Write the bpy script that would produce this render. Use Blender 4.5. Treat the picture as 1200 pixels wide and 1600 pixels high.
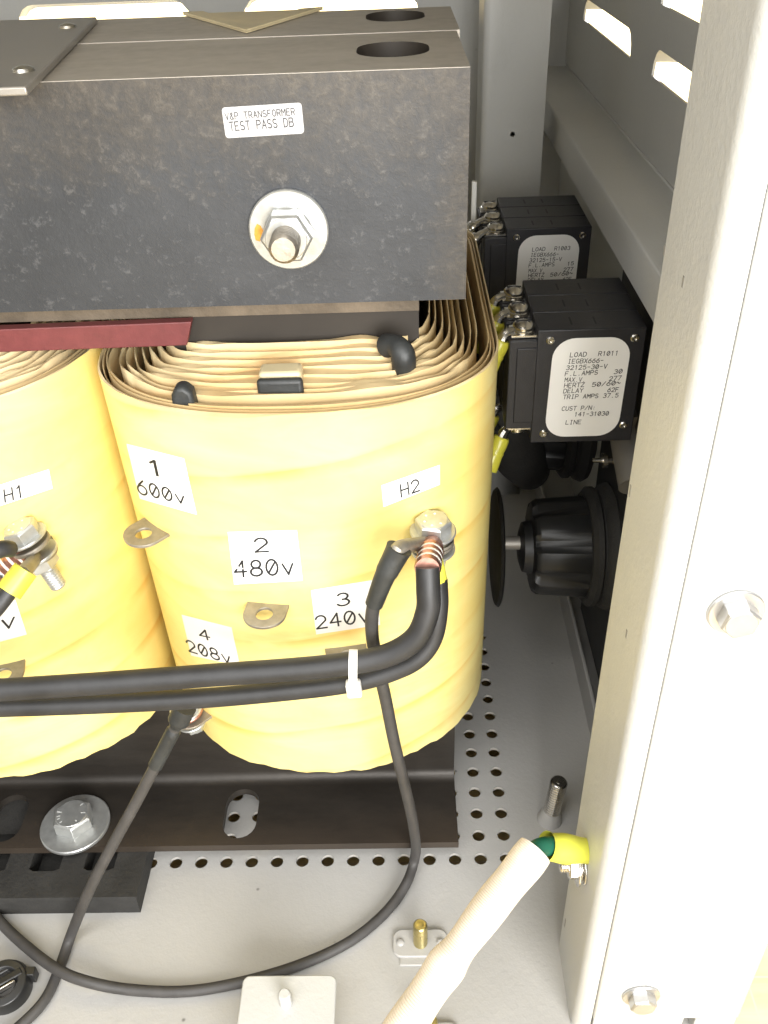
import bpy, bmesh, math, random
from mathutils import Vector, Matrix
random.seed(7)
R_ = math.radians
for o in list(bpy.data.objects): bpy.data.objects.remove(o, do_unlink=True)
SC = bpy.context.scene
COL = SC.collection
S = 0.01                                   # everything below is written in centimetres

# ------------------------------------------------------------------ camera
EX = (0.99942296, 0.022921, -0.02506752)    # world X, Y, Z axes seen in camera axes (right, up, forward)
EY = (0.00691823, 0.58516664, 0.81088356)
EZ = (-0.03325494, 0.81058907, -0.5846704)
FP = 1406.5
CAM = Vector((0, 0, 46.0))
cd = bpy.data.cameras.new('camera'); cam = bpy.data.objects.new('camera', cd); COL.objects.link(cam)
m = Matrix.Identity(4)
for i, e in enumerate((EX, EY, EZ)):
    m[i][0], m[i][1], m[i][2] = e[0], e[1], -e[2]
q_ = m.to_quaternion(); q_.normalize()
cam.rotation_mode = 'QUATERNION'; cam.rotation_quaternion = q_
cam.location = CAM * S
cd.sensor_fit = 'VERTICAL'; cd.sensor_height = 24; cd.lens = 24 * FP / 1600
cd.clip_start = 0.01; cd.clip_end = 60
SC.camera = cam
SC.render.resolution_x = 768; SC.render.resolution_y = 1024

# ------------------------------------------------------------------ light and exposure
W = bpy.data.worlds.new('World'); SC.world = W; W.use_nodes = True
bg = W.node_tree.nodes['Background']; bg.inputs[0].default_value = (1.0, 0.985, 0.95, 1); bg.inputs[1].default_value = 0.19
def area(name, loc, target, w, h, power, color):
    l = bpy.data.lights.new(name, 'AREA'); l.shape = 'RECTANGLE'; l.size = w * S; l.size_y = h * S
    l.energy = power; l.color = color
    o = bpy.data.objects.new(name, l); COL.objects.link(o); o.location = Vector(loc) * S
    o.rotation_euler = (Vector(target) - Vector(loc)).to_track_quat('-Z', 'Y').to_euler()
    return o
area('key_light', (30, -80, 52), (-4, 30, 18), 75, 70, 33.0, (1.0, 0.99, 0.97))  # key light from the right front; its source is unseen
area('left_fill', (-22, -12, 56), (-3, 32, 16), 44, 40, 2.7, (1.0, 0.99, 0.965))  # fill added near the camera on the left; no such lamp seen
area('ceiling_light', (0, -40, 180), (0, 30, 20), 80, 40, 11.0, (1.0, 0.985, 0.96))
area('louvre_fill', (0, 560, 330), (0, 520, -12), 520, 420, 2600.0, (1.0, 0.99, 0.97))  # unseen lamp added to whiten the ground behind the louvres
SC.view_settings.view_transform = 'Standard'; SC.view_settings.look = 'None'
SC.view_settings.exposure = 0.0; SC.view_settings.gamma = 1.0
SC.render.engine = 'CYCLES'

# ------------------------------------------------------------------ pixel -> place on a real plane
def ray(px, py):
    c = ((px - 600) / FP, (800 - py) / FP, 1.0)
    return Vector([sum(e[i] * c[i] for i in range(3)) for e in (EX, EY, EZ)])
def onX(px, py, v): r = ray(px, py); return CAM + r * (v / r.x)
def onY(px, py, v): r = ray(px, py); return CAM + r * (v / r.y)
def onZ(px, py, v): r = ray(px, py); return CAM + r * ((v - 46.0) / r.z)
def far(px, py, d): return CAM + ray(px, py) * d

# ------------------------------------------------------------------ materials
MATS = {}
def NT(name):
    m = bpy.data.materials.new(name); m.use_nodes = True; MATS[name] = m
    nt = m.node_tree; b = nt.nodes['Principled BSDF']
    return m, nt, b
def N(nt, t, **kw):
    n = nt.nodes.new(t)
    for k, v in kw.items():
        if k.startswith('i_'): n.inputs[int(k[2:]) if k[2:].isdigit() else k[2:]].default_value = v
        else: setattr(n, k, v)
    return n
def noise(nt, scale, detail=6, rough=0.6, stretch=None, dist=0.0):
    tc = N(nt, 'ShaderNodeTexCoord'); mp = N(nt, 'ShaderNodeMapping')
    if stretch: mp.inputs['Scale'].default_value = stretch
    nt.links.new(tc.outputs['Object'], mp.inputs[0])
    n = N(nt, 'ShaderNodeTexNoise'); n.inputs['Scale'].default_value = scale
    n.inputs['Detail'].default_value = detail; n.inputs['Roughness'].default_value = rough; n.inputs['Distortion'].default_value = dist
    nt.links.new(mp.outputs[0], n.inputs['Vector']); return n.outputs['Fac']
def ramp(nt, fac, stops):
    r = N(nt, 'ShaderNodeValToRGB'); e = r.color_ramp.elements
    while len(e) < len(stops): e.new(0.5)
    for k, (p, c) in zip(e, stops):
        k.position = p; k.color = tuple(c) + (1,) if len(c) == 3 else c
    nt.links.new(fac, r.inputs[0]); return r.outputs[0]
def mixc(nt, fac, a, b, blend='MIX'):
    x = N(nt, 'ShaderNodeMix', data_type='RGBA', blend_type=blend)
    for s, v in ((0, fac), (6, a), (7, b)):
        if hasattr(v, 'links') or isinstance(v, bpy.types.NodeSocket): nt.links.new(v, x.inputs[s])
        else: x.inputs[s].default_value = v if s == 0 else tuple(v) + (1,)
    return x.outputs[2]
def bump(nt, b, h, strength, dist=0.001):
    n = N(nt, 'ShaderNodeBump'); n.inputs['Strength'].default_value = strength; n.inputs['Distance'].default_value = dist
    nt.links.new(h, n.inputs['Height']); nt.links.new(n.outputs[0], b.inputs['Normal'])
def simple(name, c, rough=0.5, metal=0.0, var=0.12, nscale=60, bmp=0.0, bscale=400, c2=None, coat=0.0, sp=0.5, specks=0.0):
    m, nt, b = NT(name)
    f = noise(nt, nscale)
    lo = tuple(v * (1 - var) for v in c); hi = c2 or tuple(min(1, v * (1 + var)) for v in c)
    col = ramp(nt, f, [(0.3, lo), (0.7, hi)])
    if specks:                                # grit and scuffs lying on the surface
        tc = N(nt, 'ShaderNodeTexCoord'); vo = N(nt, 'ShaderNodeTexVoronoi'); vo.inputs['Scale'].default_value = 70
        nt.links.new(tc.outputs['Object'], vo.inputs['Vector'])
        pick = N(nt, 'ShaderNodeSeparateColor'); nt.links.new(vo.outputs['Color'], pick.inputs[0])
        k1 = ramp(nt, vo.outputs['Distance'], [(0.03, (1, 1, 1)), (0.09, (0, 0, 0))]); k2 = ramp(nt, pick.outputs[0], [(0.80, (0, 0, 0)), (0.84, (specks,) * 3)])
        col = mixc(nt, mixc(nt, 1.0, k1, k2, 'MULTIPLY'), col, tuple(v * 0.25 for v in c))
        sm = ramp(nt, noise(nt, 30, 8, 0.75, (1, 1, 0.4), 0.5), [(0.56, (0, 0, 0)), (0.80, (0.28,) * 3)])
        col = mixc(nt, sm, col, tuple(v * 0.62 for v in c))
    nt.links.new(col, b.inputs['Base Color'])
    b.inputs['Metallic'].default_value = metal; b.inputs['Coat Weight'].default_value = coat
    b.inputs['Specular IOR Level'].default_value = sp
    r = N(nt, 'ShaderNodeMapRange'); r.inputs[3].default_value = rough * 0.85; r.inputs[4].default_value = min(1, rough * 1.2)
    nt.links.new(f, r.inputs[0]); nt.links.new(r.outputs[0], b.inputs['Roughness'])
    if bmp: bump(nt, b, noise(nt, bscale, 3), bmp)
    return m

simple('enclosure_paint', (0.49, 0.492, 0.475), 0.42, var=0.03, nscale=15, bmp=0.22, bscale=420, specks=0.35)
simple('floor_paint', (0.39, 0.382, 0.365), 0.40, var=0.05, nscale=12, bmp=0.22, bscale=420, specks=0.8)
simple('groove_dark', (0.25, 0.24, 0.22), 0.7)
simple('zinc', (0.54, 0.55, 0.54), 0.33, 0.75, 0.12, 200, 0.05, 900)
simple('pale_zinc', (0.52, 0.52, 0.52), 0.34, 0.80, 0.05, 200)
simple('bright_steel', (0.68, 0.66, 0.62), 0.24, 1.0, 0.1, 250)
simple('dull_steel', (0.50, 0.47, 0.43), 0.36, 1.0, 0.2, 120, 0.1, 600)
simple('tinned', (0.30, 0.275, 0.23), 0.45, 0.6, 0.22, 150, 0.15, 500)
simple('gold_zinc', (0.62, 0.54, 0.27), 0.28, 1.0, 0.12, 300)
simple('copper', (0.46, 0.235, 0.18), 0.34, 0.9, 0.2, 300)
simple('cable_black', (0.021, 0.021, 0.022), 0.50, var=0.4, nscale=45, bmp=0.06, bscale=900)
simple('shrink_black', (0.024, 0.026, 0.026), 0.5, var=0.3, nscale=90, bmp=0.5, bscale=130)
simple('wire_grey_black', (0.048, 0.045, 0.043), 0.55, var=0.2, nscale=120, bmp=0.12, bscale=800)
simple('breaker_black', (0.018, 0.018, 0.021), 0.42, var=0.15, nscale=150, bmp=0.18, bscale=1500)
simple('plastic_black', (0.016, 0.016, 0.016), 0.38, var=0.2, nscale=80)
simple('rubber_black', (0.022, 0.021, 0.019), 0.72, var=0.3, nscale=90, bmp=0.35, bscale=500)
simple('shade_black', (0.020, 0.020, 0.020), 0.6, var=0.2)  # black that stands in for the shade behind the breakers
simple('label_white', (0.80, 0.79, 0.76), 0.5, var=0.03, nscale=35, bmp=0.1, bscale=120)
simple('ink', (0.012, 0.012, 0.014), 0.6)
simple('ink_grey', (0.02, 0.02, 0.022), 0.6)
simple('label_silver', (0.42, 0.415, 0.42), 0.5, var=0.02)
simple('stain_orange', (0.60, 0.27, 0.03), 0.5, var=0.3, nscale=300)
simple('nylon_white', (0.80, 0.79, 0.75), 0.4, var=0.03)
simple('insulator_yellow', (0.50, 0.47, 0.05), 0.30, var=0.15, nscale=80)
simple('crimp_yellow', (0.58, 0.58, 0.07), 0.35, var=0.12, nscale=60)
simple('wire_green', (0.01, 0.10, 0.06), 0.4)
simple('red_board', (0.125, 0.026, 0.026), 0.55, var=0.15, nscale=140, bmp=0.1)
simple('core_dark', (0.030, 0.024, 0.018), 0.6, 0.2)  # core steel darkened for the shade on the legs; also lines the clamp holes
simple('core_steel', (0.12, 0.094, 0.066), 0.55, 0.3, 0.35, 60, 0.2, 300)
simple('winding_dark', (0.03, 0.018, 0.01), 0.6)
simple('tan_film', (0.52, 0.44, 0.27), 0.45, var=0.15, nscale=40)
simple('grey_plate', (0.30, 0.28, 0.25), 0.42, 0.55, 0.08, 40, 0.06, 500)
simple('mark_white', (0.75, 0.76, 0.74), 0.4, 0.3)

def mat_flange():
    m, nt, b = NT('flange_steel')  # bare steel, made paler for the light falling on the tops
    f = noise(nt, 22, 8, 0.7, (0.5, 1.6, 1)); g = noise(nt, 160, 4)
    c = ramp(nt, f, [(0.25, (0.30, 0.27, 0.225)), (0.75, (0.46, 0.42, 0.365))])
    c = mixc(nt, ramp(nt, g, [(0.35, (0, 0, 0)), (0.75, (0.5, 0.5, 0.5))]), c, (0.50, 0.46, 0.40))
    nt.links.new(c, b.inputs['Base Color']); b.inputs['Roughness'].default_value = 0.52; b.inputs['Metallic'].default_value = 0.35
    bump(nt, b, g, 0.12)
mat_flange()
def mat_clamp():
    # blue-grey mill scale with speckle; rust along the top edge and the right end
    m, nt, b = NT('clamp_steel')
    f = noise(nt, 14, 8, 0.65); sp = noise(nt, 260, 4, 0.75, None, 0.2); pt = noise(nt, 60, 6, 0.75, None, 0.25)
    base = ramp(nt, f, [(0.3, (0.028, 0.030, 0.034)), (0.7, (0.052, 0.055, 0.061))])
    base = mixc(nt, ramp(nt, sp, [(0.57, (0, 0, 0)), (0.70, (0.8, 0.8, 0.8))]), base, (0.088, 0.09, 0.095))
    tc = N(nt, 'ShaderNodeTexCoord'); sx = N(nt, 'ShaderNodeSeparateXYZ'); nt.links.new(tc.outputs['Object'], sx.inputs[0])
    def rng(sock, a, c_):
        r = N(nt, 'ShaderNodeMapRange'); r.inputs[1].default_value = a; r.inputs[2].default_value = c_
        nt.links.new(sock, r.inputs[0]); return r.outputs[0]
    zt = rng(sx.outputs['Z'], 0.335, 0.398); xr = rng(sx.outputs['X'], 0.104, 0.132)
    mx = N(nt, 'ShaderNodeMath', operation='MAXIMUM'); nt.links.new(zt, mx.inputs[0]); nt.links.new(xr, mx.inputs[1])
    ad = N(nt, 'ShaderNodeMath', operation='ADD'); nt.links.new(mx.outputs[0], ad.inputs[0])
    sc = N(nt, 'ShaderNodeMath', operation='MULTIPLY'); nt.links.new(pt, sc.inputs[0]); sc.inputs[1].default_value = 0.75
    sq = N(nt, 'ShaderNodeMath', operation='MULTIPLY_ADD'); nt.links.new(sp, sq.inputs[0]); sq.inputs[1].default_value = 0.8; nt.links.new(sc.outputs[0], sq.inputs[2])
    nt.links.new(sq.outputs[0], ad.inputs[1])
    rust = rng(ad.outputs[0], 0.96, 1.85)
    rc = ramp(nt, sp, [(0.3, (0.040, 0.033, 0.025)), (0.7, (0.088, 0.075, 0.058))])
    nt.links.new(mixc(nt, rust, base, rc), b.inputs['Base Color'])
    b.inputs['Roughness'].default_value = 0.50; b.inputs['Metallic'].default_value = 0.25
    hm = N(nt, 'ShaderNodeMath', operation='ADD'); nt.links.new(sp, hm.inputs[0]); nt.links.new(pt, hm.inputs[1])
    bump(nt, b, hm.outputs[0], 0.30, 0.0005)
mat_clamp()
def mat_channel():
    m, nt, b = NT('channel_steel')
    f = noise(nt, 25, 8, 0.7, (0.4, 1, 1.5)); sp = noise(nt, 170, 3, 0.7)
    base = ramp(nt, f, [(0.3, (0.020, 0.017, 0.014)), (0.7, (0.046, 0.039, 0.032))])
    tc = N(nt, 'ShaderNodeTexCoord'); sx = N(nt, 'ShaderNodeSeparateXYZ'); nt.links.new(tc.outputs['Object'], sx.inputs[0])
    r = N(nt, 'ShaderNodeMapRange'); r.inputs[1].default_value = -0.092; r.inputs[2].default_value = -0.125; nt.links.new(sx.outputs['Y'], r.inputs[0])
    ad = N(nt, 'ShaderNodeMath', operation='ADD'); nt.links.new(r.outputs[0], ad.inputs[0]); nt.links.new(f, ad.inputs[1])
    rr_ = N(nt, 'ShaderNodeMapRange'); rr_.inputs[1].default_value = 0.75; rr_.inputs[2].default_value = 1.5; nt.links.new(ad.outputs[0], rr_.inputs[0]); rust = rr_.outputs[0]
    nt.links.new(mixc(nt, rust, base, (0.056, 0.043, 0.032)), b.inputs['Base Color'])
    b.inputs['Roughness'].default_value = 0.45; b.inputs['Metallic'].default_value = 0.35
    bump(nt, b, sp, 0.3, 0.0005)
mat_channel()
def mat_paper(name, c_lo, c_hi, stain, rough, rng=(0.35, 0.7)):
    m, nt, b = NT(name)
    f = noise(nt, 9, 5, 0.55, (1, 1, 0.7)); g = noise(nt, 26, 6, 0.6, (0.5, 0.5, 1.6), 0.8); h = noise(nt, 350, 2)
    c = ramp(nt, f, [(0.3, c_lo), (0.72, c_hi)])
    c = mixc(nt, ramp(nt, g, [(rng[0], (0, 0, 0)), (rng[1] + 0.1, (0.75, 0.75, 0.75))]), c, stain)
    nt.links.new(c, b.inputs['Base Color']); b.inputs['Roughness'].default_value = rough
    b.inputs['Coat Weight'].default_value = 0.15; b.inputs['Coat Roughness'].default_value = 0.3
    b.inputs['Subsurface Weight'].default_value = 0.0
    # spiral seams of the wrapped tape: faint diagonal ridges
    tc = N(nt, 'ShaderNodeTexCoord'); mp = N(nt, 'ShaderNodeMapping'); nt.links.new(tc.outputs['Object'], mp.inputs[0])
    mp.inputs['Rotation'].default_value = (0, R_(9), 0)
    w = N(nt, 'ShaderNodeTexWave', bands_direction='Z', wave_profile='SAW'); w.inputs['Scale'].default_value = 10.5
    w.inputs['Distortion'].default_value = 1.1; w.inputs['Detail'].default_value = 2; w.inputs['Detail Scale'].default_value = 0.5
    nt.links.new(mp.outputs[0], w.inputs['Vector'])
    # amber varnish gathers along the overlaps of the wrap
    seam = ramp(nt, w.outputs[1], [(0.0, (0.55, 0.55, 0.55)), (0.05, (0, 0, 0)), (0.80, (0, 0, 0)), (0.985, (0.9, 0.9, 0.9))])
    pat = ramp(nt, noise(nt, 17, 4), [(0.38, (0, 0, 0)), (0.62, (0.8, 0.8, 0.8))])
    c2 = mixc(nt, mixc(nt, 1.0, seam, pat, 'MULTIPLY'), c, tuple(v * k for v, k in zip(stain, (0.9, 0.74, 0.5))))
    nt.links.new(c2, b.inputs['Base Color'])
    a1 = N(nt, 'ShaderNodeMath', operation='MULTIPLY'); a1.inputs[1].default_value = 0.09; nt.links.new(h, a1.inputs[0])
    a2 = N(nt, 'ShaderNodeMath', operation='MULTIPLY_ADD'); a2.inputs[1].default_value = 0.55; nt.links.new(w.outputs[1], a2.inputs[0]); nt.links.new(a1.outputs[0], a2.inputs[2])
    a3 = N(nt, 'ShaderNodeMath', operation='MULTIPLY_ADD'); a3.inputs[1].default_value = 1.2; nt.links.new(g, a3.inputs[0]); nt.links.new(a2.outputs[0], a3.inputs[2])
    bump(nt, b, a3.outputs[0], 0.35, 0.0012)
mat_paper('coil_wrap', (0.785, 0.65, 0.22), (0.845, 0.745, 0.34), (0.77, 0.55, 0.14), 0.42)
mat_paper('paper_tan', (0.66, 0.52, 0.28), (0.78, 0.66, 0.42), (0.54, 0.37, 0.17), 0.5)
mat_paper('paper_brown', (0.60, 0.45, 0.23), (0.70, 0.56, 0.32), (0.50, 0.34, 0.14), 0.55)
def mat_sleeve():
    m, nt, b = NT('sleeve_woven')
    tc = N(nt, 'ShaderNodeTexCoord')
    w1 = N(nt, 'ShaderNodeTexWave', bands_direction='DIAGONAL'); w1.inputs['Scale'].default_value = 420
    nt.links.new(tc.outputs['Object'], w1.inputs[0])
    f = noise(nt, 70)
    nt.links.new(ramp(nt, f, [(0.3, (0.70, 0.60, 0.49)), (0.7, (0.80, 0.71, 0.60))]), b.inputs['Base Color'])
    b.inputs['Roughness'].default_value = 0.7; bump(nt, b, w1.outputs[1], 0.3, 0.0005)
mat_sleeve()
def mat_wood():
    m, nt, b = NT('wood_floor')
    f = noise(nt, 12, 8, 0.6, (1, 8, 1))
    tc = N(nt, 'ShaderNodeTexCoord'); br = N(nt, 'ShaderNodeTexBrick'); br.inputs['Scale'].default_value = 6
    br.inputs['Mortar Size'].default_value = 0.004
    nt.links.new(tc.outputs['Object'], br.inputs['Vector'])
    c = ramp(nt, f, [(0.3, (0.50, 0.38, 0.18)), (0.7, (0.62, 0.49, 0.26))])
    nt.links.new(mixc(nt, br.outputs['Fac'], c, (0.50, 0.40, 0.25)), b.inputs['Base Color']); b.inputs['Roughness'].default_value = 0.4
mat_wood()

# ------------------------------------------------------------------ mesh building
ORG = {}
class MB:
    def __init__(s): s.v = []; s.f = []; s.mi = []; s.cur = 0
    def mat(s, i): s.cur = i; return s
    def add(s, vs, fs):
        b = len(s.v); s.v += [Vector(p) for p in vs]
        for f in fs: s.f.append([b + i for i in f]); s.mi.append(s.cur)
    def box(s, x0, x1, y0, y1, z0, z1, M=None):
        p = [Vector((x, y, z)) for z in (z0, z1) for y in (y0, y1) for x in (x0, x1)]
        if M: p = [M @ q for q in p]
        s.add(p, [(0, 2, 3, 1), (4, 5, 7, 6), (0, 1, 5, 4), (2, 6, 7, 3), (0, 4, 6, 2), (1, 3, 7, 5)]); return s
    def prism(s, poly, d):
        """extrude a closed polygon (list of points) by vector d"""
        n = len(poly); d = Vector(d); p = [Vector(q) for q in poly]
        s.add(p + [q + d for q in p], [list(range(n))[::-1], list(range(n, 2 * n))] + [(i, (i + 1) % n, n + (i + 1) % n, n + i) for i in range(n)]); return s
    def lathe(s, o, ax, prof, n=32, rot=0.0, hexa=False):
        """profile [(radius, height)] turned about axis ax through o"""
        o = Vector(o); ax = Vector(ax).normalized()
        t = Vector((0, 0, 1)) if abs(ax.z) < 0.9 else Vector((1, 0, 0))
        u = ax.cross(t).normalized(); w = ax.cross(u)
        vs = []; fs = []
        for r, h in prof:
            for k in range(n):
                a = rot + 2 * math.pi * k / n; vs.append(o + ax * h + (u * math.cos(a) + w * math.sin(a)) * r)
        m_ = len(prof)
        for i in range(m_ - 1):
            for k in range(n): fs.append((i * n + k, i * n + (k + 1) % n, (i + 1) * n + (k + 1) % n, (i + 1) * n + k))
        if prof[0][0] > 1e-4: fs.append(list(range(n))[::-1])
        if prof[-1][0] > 1e-4: fs.append(list(range((m_ - 1) * n, m_ * n)))
        s.add(vs, fs); return s
    def ring(s, o, ax, r0, r1, h, n=36):
        """flat washer with a hole: inner r0, outer r1, from 0 to h along ax, with softened rim"""
        c = min(h * 0.3, 0.05)
        o = Vector(o); ax = Vector(ax).normalized(); t = Vector((0, 0, 1)) if abs(ax.z) < 0.9 else Vector((1, 0, 0))
        u = ax.cross(t).normalized(); w = ax.cross(u)
        pr = [(r0, 0), (r1 - c, 0), (r1, c), (r1, h - c), (r1 - c, h), (r0, h)]
        vs = [o + ax * hh + (u * math.cos(2 * math.pi * k / n) + w * math.sin(2 * math.pi * k / n)) * rr for rr, hh in pr for k in range(n)]
        L = len(pr)
        s.add(vs, [(i * n + k, i * n + (k + 1) % n, ((i + 1) % L) * n + (k + 1) % n, ((i + 1) % L) * n + k) for i in range(L) for k in range(n)]); return s
    def tube(s, pts, rad, n=16, sub=8, cap=True, smooth=True):
        P = catmull(pts, sub) if smooth else [Vector(p) for p in pts]
        m_ = len(P); T = [(P[min(i + 1, m_ - 1)] - P[max(i - 1, 0)]).normalized() for i in range(m_)]
        u = T[0].orthogonal().normalized(); vs = []; fs = []
        for i in range(m_):
            u = (u - T[i] * u.dot(T[i])).normalized(); w = T[i].cross(u)
            r = rad(i / (m_ - 1)) if callable(rad) else rad
            vs += [P[i] + (u * math.cos(2 * math.pi * k / n) + w * math.sin(2 * math.pi * k / n)) * r for k in range(n)]
        for i in range(m_ - 1):
            for k in range(n): fs.append((i * n + k, i * n + (k + 1) % n, (i + 1) * n + (k + 1) % n, (i + 1) * n + k))
        if cap: fs.append(list(range(n))[::-1]); fs.append(list(range((m_ - 1) * n, m_ * n)))
        s.add(vs, fs); return s
    def thread(s, o, ax, r, h0, h1, pitch=0.13):
        n = max(3, int((h1 - h0) / pitch)); pr = []
        for i in range(n):
            a = h0 + (h1 - h0) * i / n; d = (h1 - h0) / n
            pr += [(r * 0.90, a), (r, a + d * 0.4), (r, a + d * 0.6)]
        pr += [(r * 0.9, h1), (r * 0.78, h1 + r * 0.12)]
        s.lathe(o, ax, pr, 24); return s
    def hexhead(s, o, ax, rc, h, rot=0.0):
        """hexagon with corner radius rc and a chamfered top"""
        o = Vector(o); ax = Vector(ax).normalized()
        s.lathe(o, ax, [(rc, 0), (rc, h * 0.86), (rc * 0.90, h)], 6, rot)
        s.lathe(o, ax, [(rc * 0.80, h - 0.005), (rc * 0.78, h + h * 0.05)], 28); return s
    def cell(s, fn, u0, u1, v0, v1, hole=None, w=0.0, n=24, back=True, wm=None):
        """rectangular cell of a plate in (u, v) with an optional star-shaped hole; fn(u, v, w) -> point; w = thickness"""
        if not hole:
            A = [fn(u0, v0, 0), fn(u1, v0, 0), fn(u1, v1, 0), fn(u0, v1, 0)]
            s.add(A, [(0, 1, 2, 3)])
            if back and w: s.add([fn(u0, v0, w), fn(u1, v0, w), fn(u1, v1, w), fn(u0, v1, w)], [(3, 2, 1, 0)])
            return s
        cx = sum(p[0] for p in hole) / len(hole); cy = sum(p[1] for p in hole) / len(hole)
        angs = [2 * math.pi * k / n for k in range(n)] + [math.atan2(b - cy, a - cx) % (2 * math.pi) for a in (u0, u1) for b in (v0, v1)]
        angs += [math.atan2(p[1] - cy, p[0] - cx) % (2 * math.pi) for p in hole] if len(hole) < 12 else []
        angs = sorted(set(round(a, 5) for a in angs)); L = len(angs); inn = []; out = []
        for a in angs:
            dx, dy = math.cos(a), math.sin(a); best = None
            for i in range(len(hole)):
                x1, y1 = hole[i]; x2, y2 = hole[(i + 1) % len(hole)]; x1 -= cx; x2 -= cx; y1 -= cy; y2 -= cy
                den = dx * (y2 - y1) - dy * (x2 - x1)
                if abs(den) < 1e-12: continue
                t = (x1 * (y2 - y1) - y1 * (x2 - x1)) / den; uu = (x1 * dy - y1 * dx) / den
                if t > 0 and -1e-6 <= uu <= 1 + 1e-6: best = t if best is None else max(best, t)
            inn.append((cx + dx * best, cy + dy * best))
            tt = min([((u1 - cx) / dx) if dx > 1e-9 else ((u0 - cx) / dx) if dx < -1e-9 else 1e9, ((v1 - cy) / dy) if dy > 1e-9 else ((v0 - cy) / dy) if dy < -1e-9 else 1e9])
            out.append((cx + dx * tt, cy + dy * tt))
        vs = [fn(a, b, 0) for a, b in out] + [fn(a, b, 0) for a, b in inn] + [fn(a, b, w) for a, b in inn] + [fn(a, b, w) for a, b in out]
        fs = []
        for i in range(L):
            j = (i + 1) % L
            fs.append((i, j, L + j, L + i))
            if w:
                fs.append((L + i, L + j, 2 * L + j, 2 * L + i))
                if back: fs.append((2 * L + i, 2 * L + j, 3 * L + j, 3 * L + i))
        m0 = len(s.mi); s.add(vs, fs)
        if wm is not None and w:
            step = 3 if back else 2
            for q in range(L): s.mi[m0 + q * step + 1] = wm
        return s
    def to(s, name, mats, parent=None, bevel=0.0, seg=2, ang=35, label=None, weld=False):
        me = bpy.data.meshes.new(name)
        if parent is not None: org = ORG[parent.name]
        else:
            xs = [p.x for p in s.v]; ys = [p.y for p in s.v]; zs = [p.z for p in s.v]
            org = Vector(((min(xs) + max(xs)) / 2, (min(ys) + max(ys)) / 2, min(zs)))
        me.from_pydata([tuple((p - org) * S) for p in s.v], [], s.f)
        for mm in (mats if isinstance(mats, (list, tuple)) else [mats]): me.materials.append(MATS[mm])
        me.polygons.foreach_set('material_index', s.mi)
        bm = bmesh.new(); bm.from_mesh(me)
        if weld: bmesh.ops.remove_doubles(bm, verts=bm.verts, dist=1e-6)
        bmesh.ops.recalc_face_normals(bm, faces=bm.faces); bm.to_mesh(me); bm.free()
        me.polygons.foreach_set('use_smooth', [True] * len(me.polygons)); me.set_sharp_from_angle(angle=R_(ang))
        o = bpy.data.objects.new(name, me); COL.objects.link(o)
        ORG[o.name] = org
        if parent is not None: o.parent = parent
        else: o.location = org * S
        if bevel:
            bv = o.modifiers.new('edge', 'BEVEL'); bv.width = bevel * S; bv.segments = seg; bv.limit_method = 'ANGLE'; bv.angle_limit = R_(40); bv.harden_normals = False
        if label: o['label'] = label
        return o
def catmull(pts, sub):
    P = [Vector(p) for p in pts]
    if len(P) < 3: return [P[0].lerp(P[1], i / sub) for i in range(sub + 1)]
    Q = [P[0] * 2 - P[1]] + P + [P[-1] * 2 - P[-2]]; out = []
    for i in range(1, len(Q) - 2):
        a, b, c, d = Q[i - 1:i + 3]
        for k in range(sub):
            t = k / sub
            out.append(0.5 * ((2 * b) + (c - a) * t + (2 * a - 5 * b + 4 * c - d) * t * t + (3 * b - a - 3 * c + d) * t ** 3))
    out.append(P[-1]); return out
def thing(name, label, cat, loc, group=None):
    o = bpy.data.objects.new(name, None); COL.objects.link(o); o.empty_display_size = 0.01
    o.location = Vector(loc) * S; ORG[o.name] = Vector(loc); o['label'] = label; o['category'] = cat
    if group: o['group'] = group
    return o
def tag(o, label, cat, group=None):
    o['label'] = label; o['category'] = cat
    if group: o['group'] = group
    return o
def rrect(cx, cy, w, h, r, n=6):
    out = []
    for (sx, sy, a0) in ((1, 1, 0), (-1, 1, 90), (-1, -1, 180), (1, -1, 270)):
        for k in range(n + 1):
            a = R_(a0 + 90 * k / n); out.append((cx + sx * (w / 2 - r) + r * math.cos(a), cy + sy * (h / 2 - r) + r * math.sin(a)))
    return out
def circle(cx, cy, r, n=20): return [(cx + r * math.cos(2 * math.pi * k / n), cy + r * math.sin(2 * math.pi * k / n)) for k in range(n)]

# ------------------------------------------------------------------ stroke lettering (4 wide x 6 high)
G = {}
def g(ch, *st): G[ch] = st
def arc(cx, cy, rx, ry, a0, a1, n=10): return [(cx + rx * math.cos(R_(a0 + (a1 - a0) * k / n)), cy + ry * math.sin(R_(a0 + (a1 - a0) * k / n))) for k in range(n + 1)]
O_ = arc(2, 3, 2, 3, 90, 450, 20)
g('0', O_, [(0.7, 0.9), (3.3, 5.1)]); g('O', O_)
g('1', [(0.9, 4.9), (2.1, 6), (2.1, 0)]); g('2', arc(2, 4.2, 1.9, 1.8, 165, -25, 10) + [(0.1, 0), (4, 0)])
g('3', arc(2, 4.5, 1.7, 1.5, 150, -90, 10) + arc(2, 1.55, 2, 1.55, 90, -155, 10))
g('4', [(2.9, 0), (2.9, 6), (0, 1.9), (4, 1.9)]); g('5', [(3.6, 6), (0.6, 6), (0.4, 3.3)] + arc(2, 1.9, 2, 1.9, 125, -150, 12))
g('6', [(3.2, 6), (1.2, 4.1)] + arc(2, 1.9, 1.95, 1.9, 150, 510, 18)); g('7', [(0, 6), (4, 6), (1.3, 0)])
g('8', arc(2, 4.5, 1.6, 1.5, -90, 270, 16), arc(2, 1.55, 2, 1.55, 90, 450, 16)); g('9', arc(2, 4.2, 1.95, 1.8, -30, 330, 18) + [(2.7, 0)])
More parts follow.
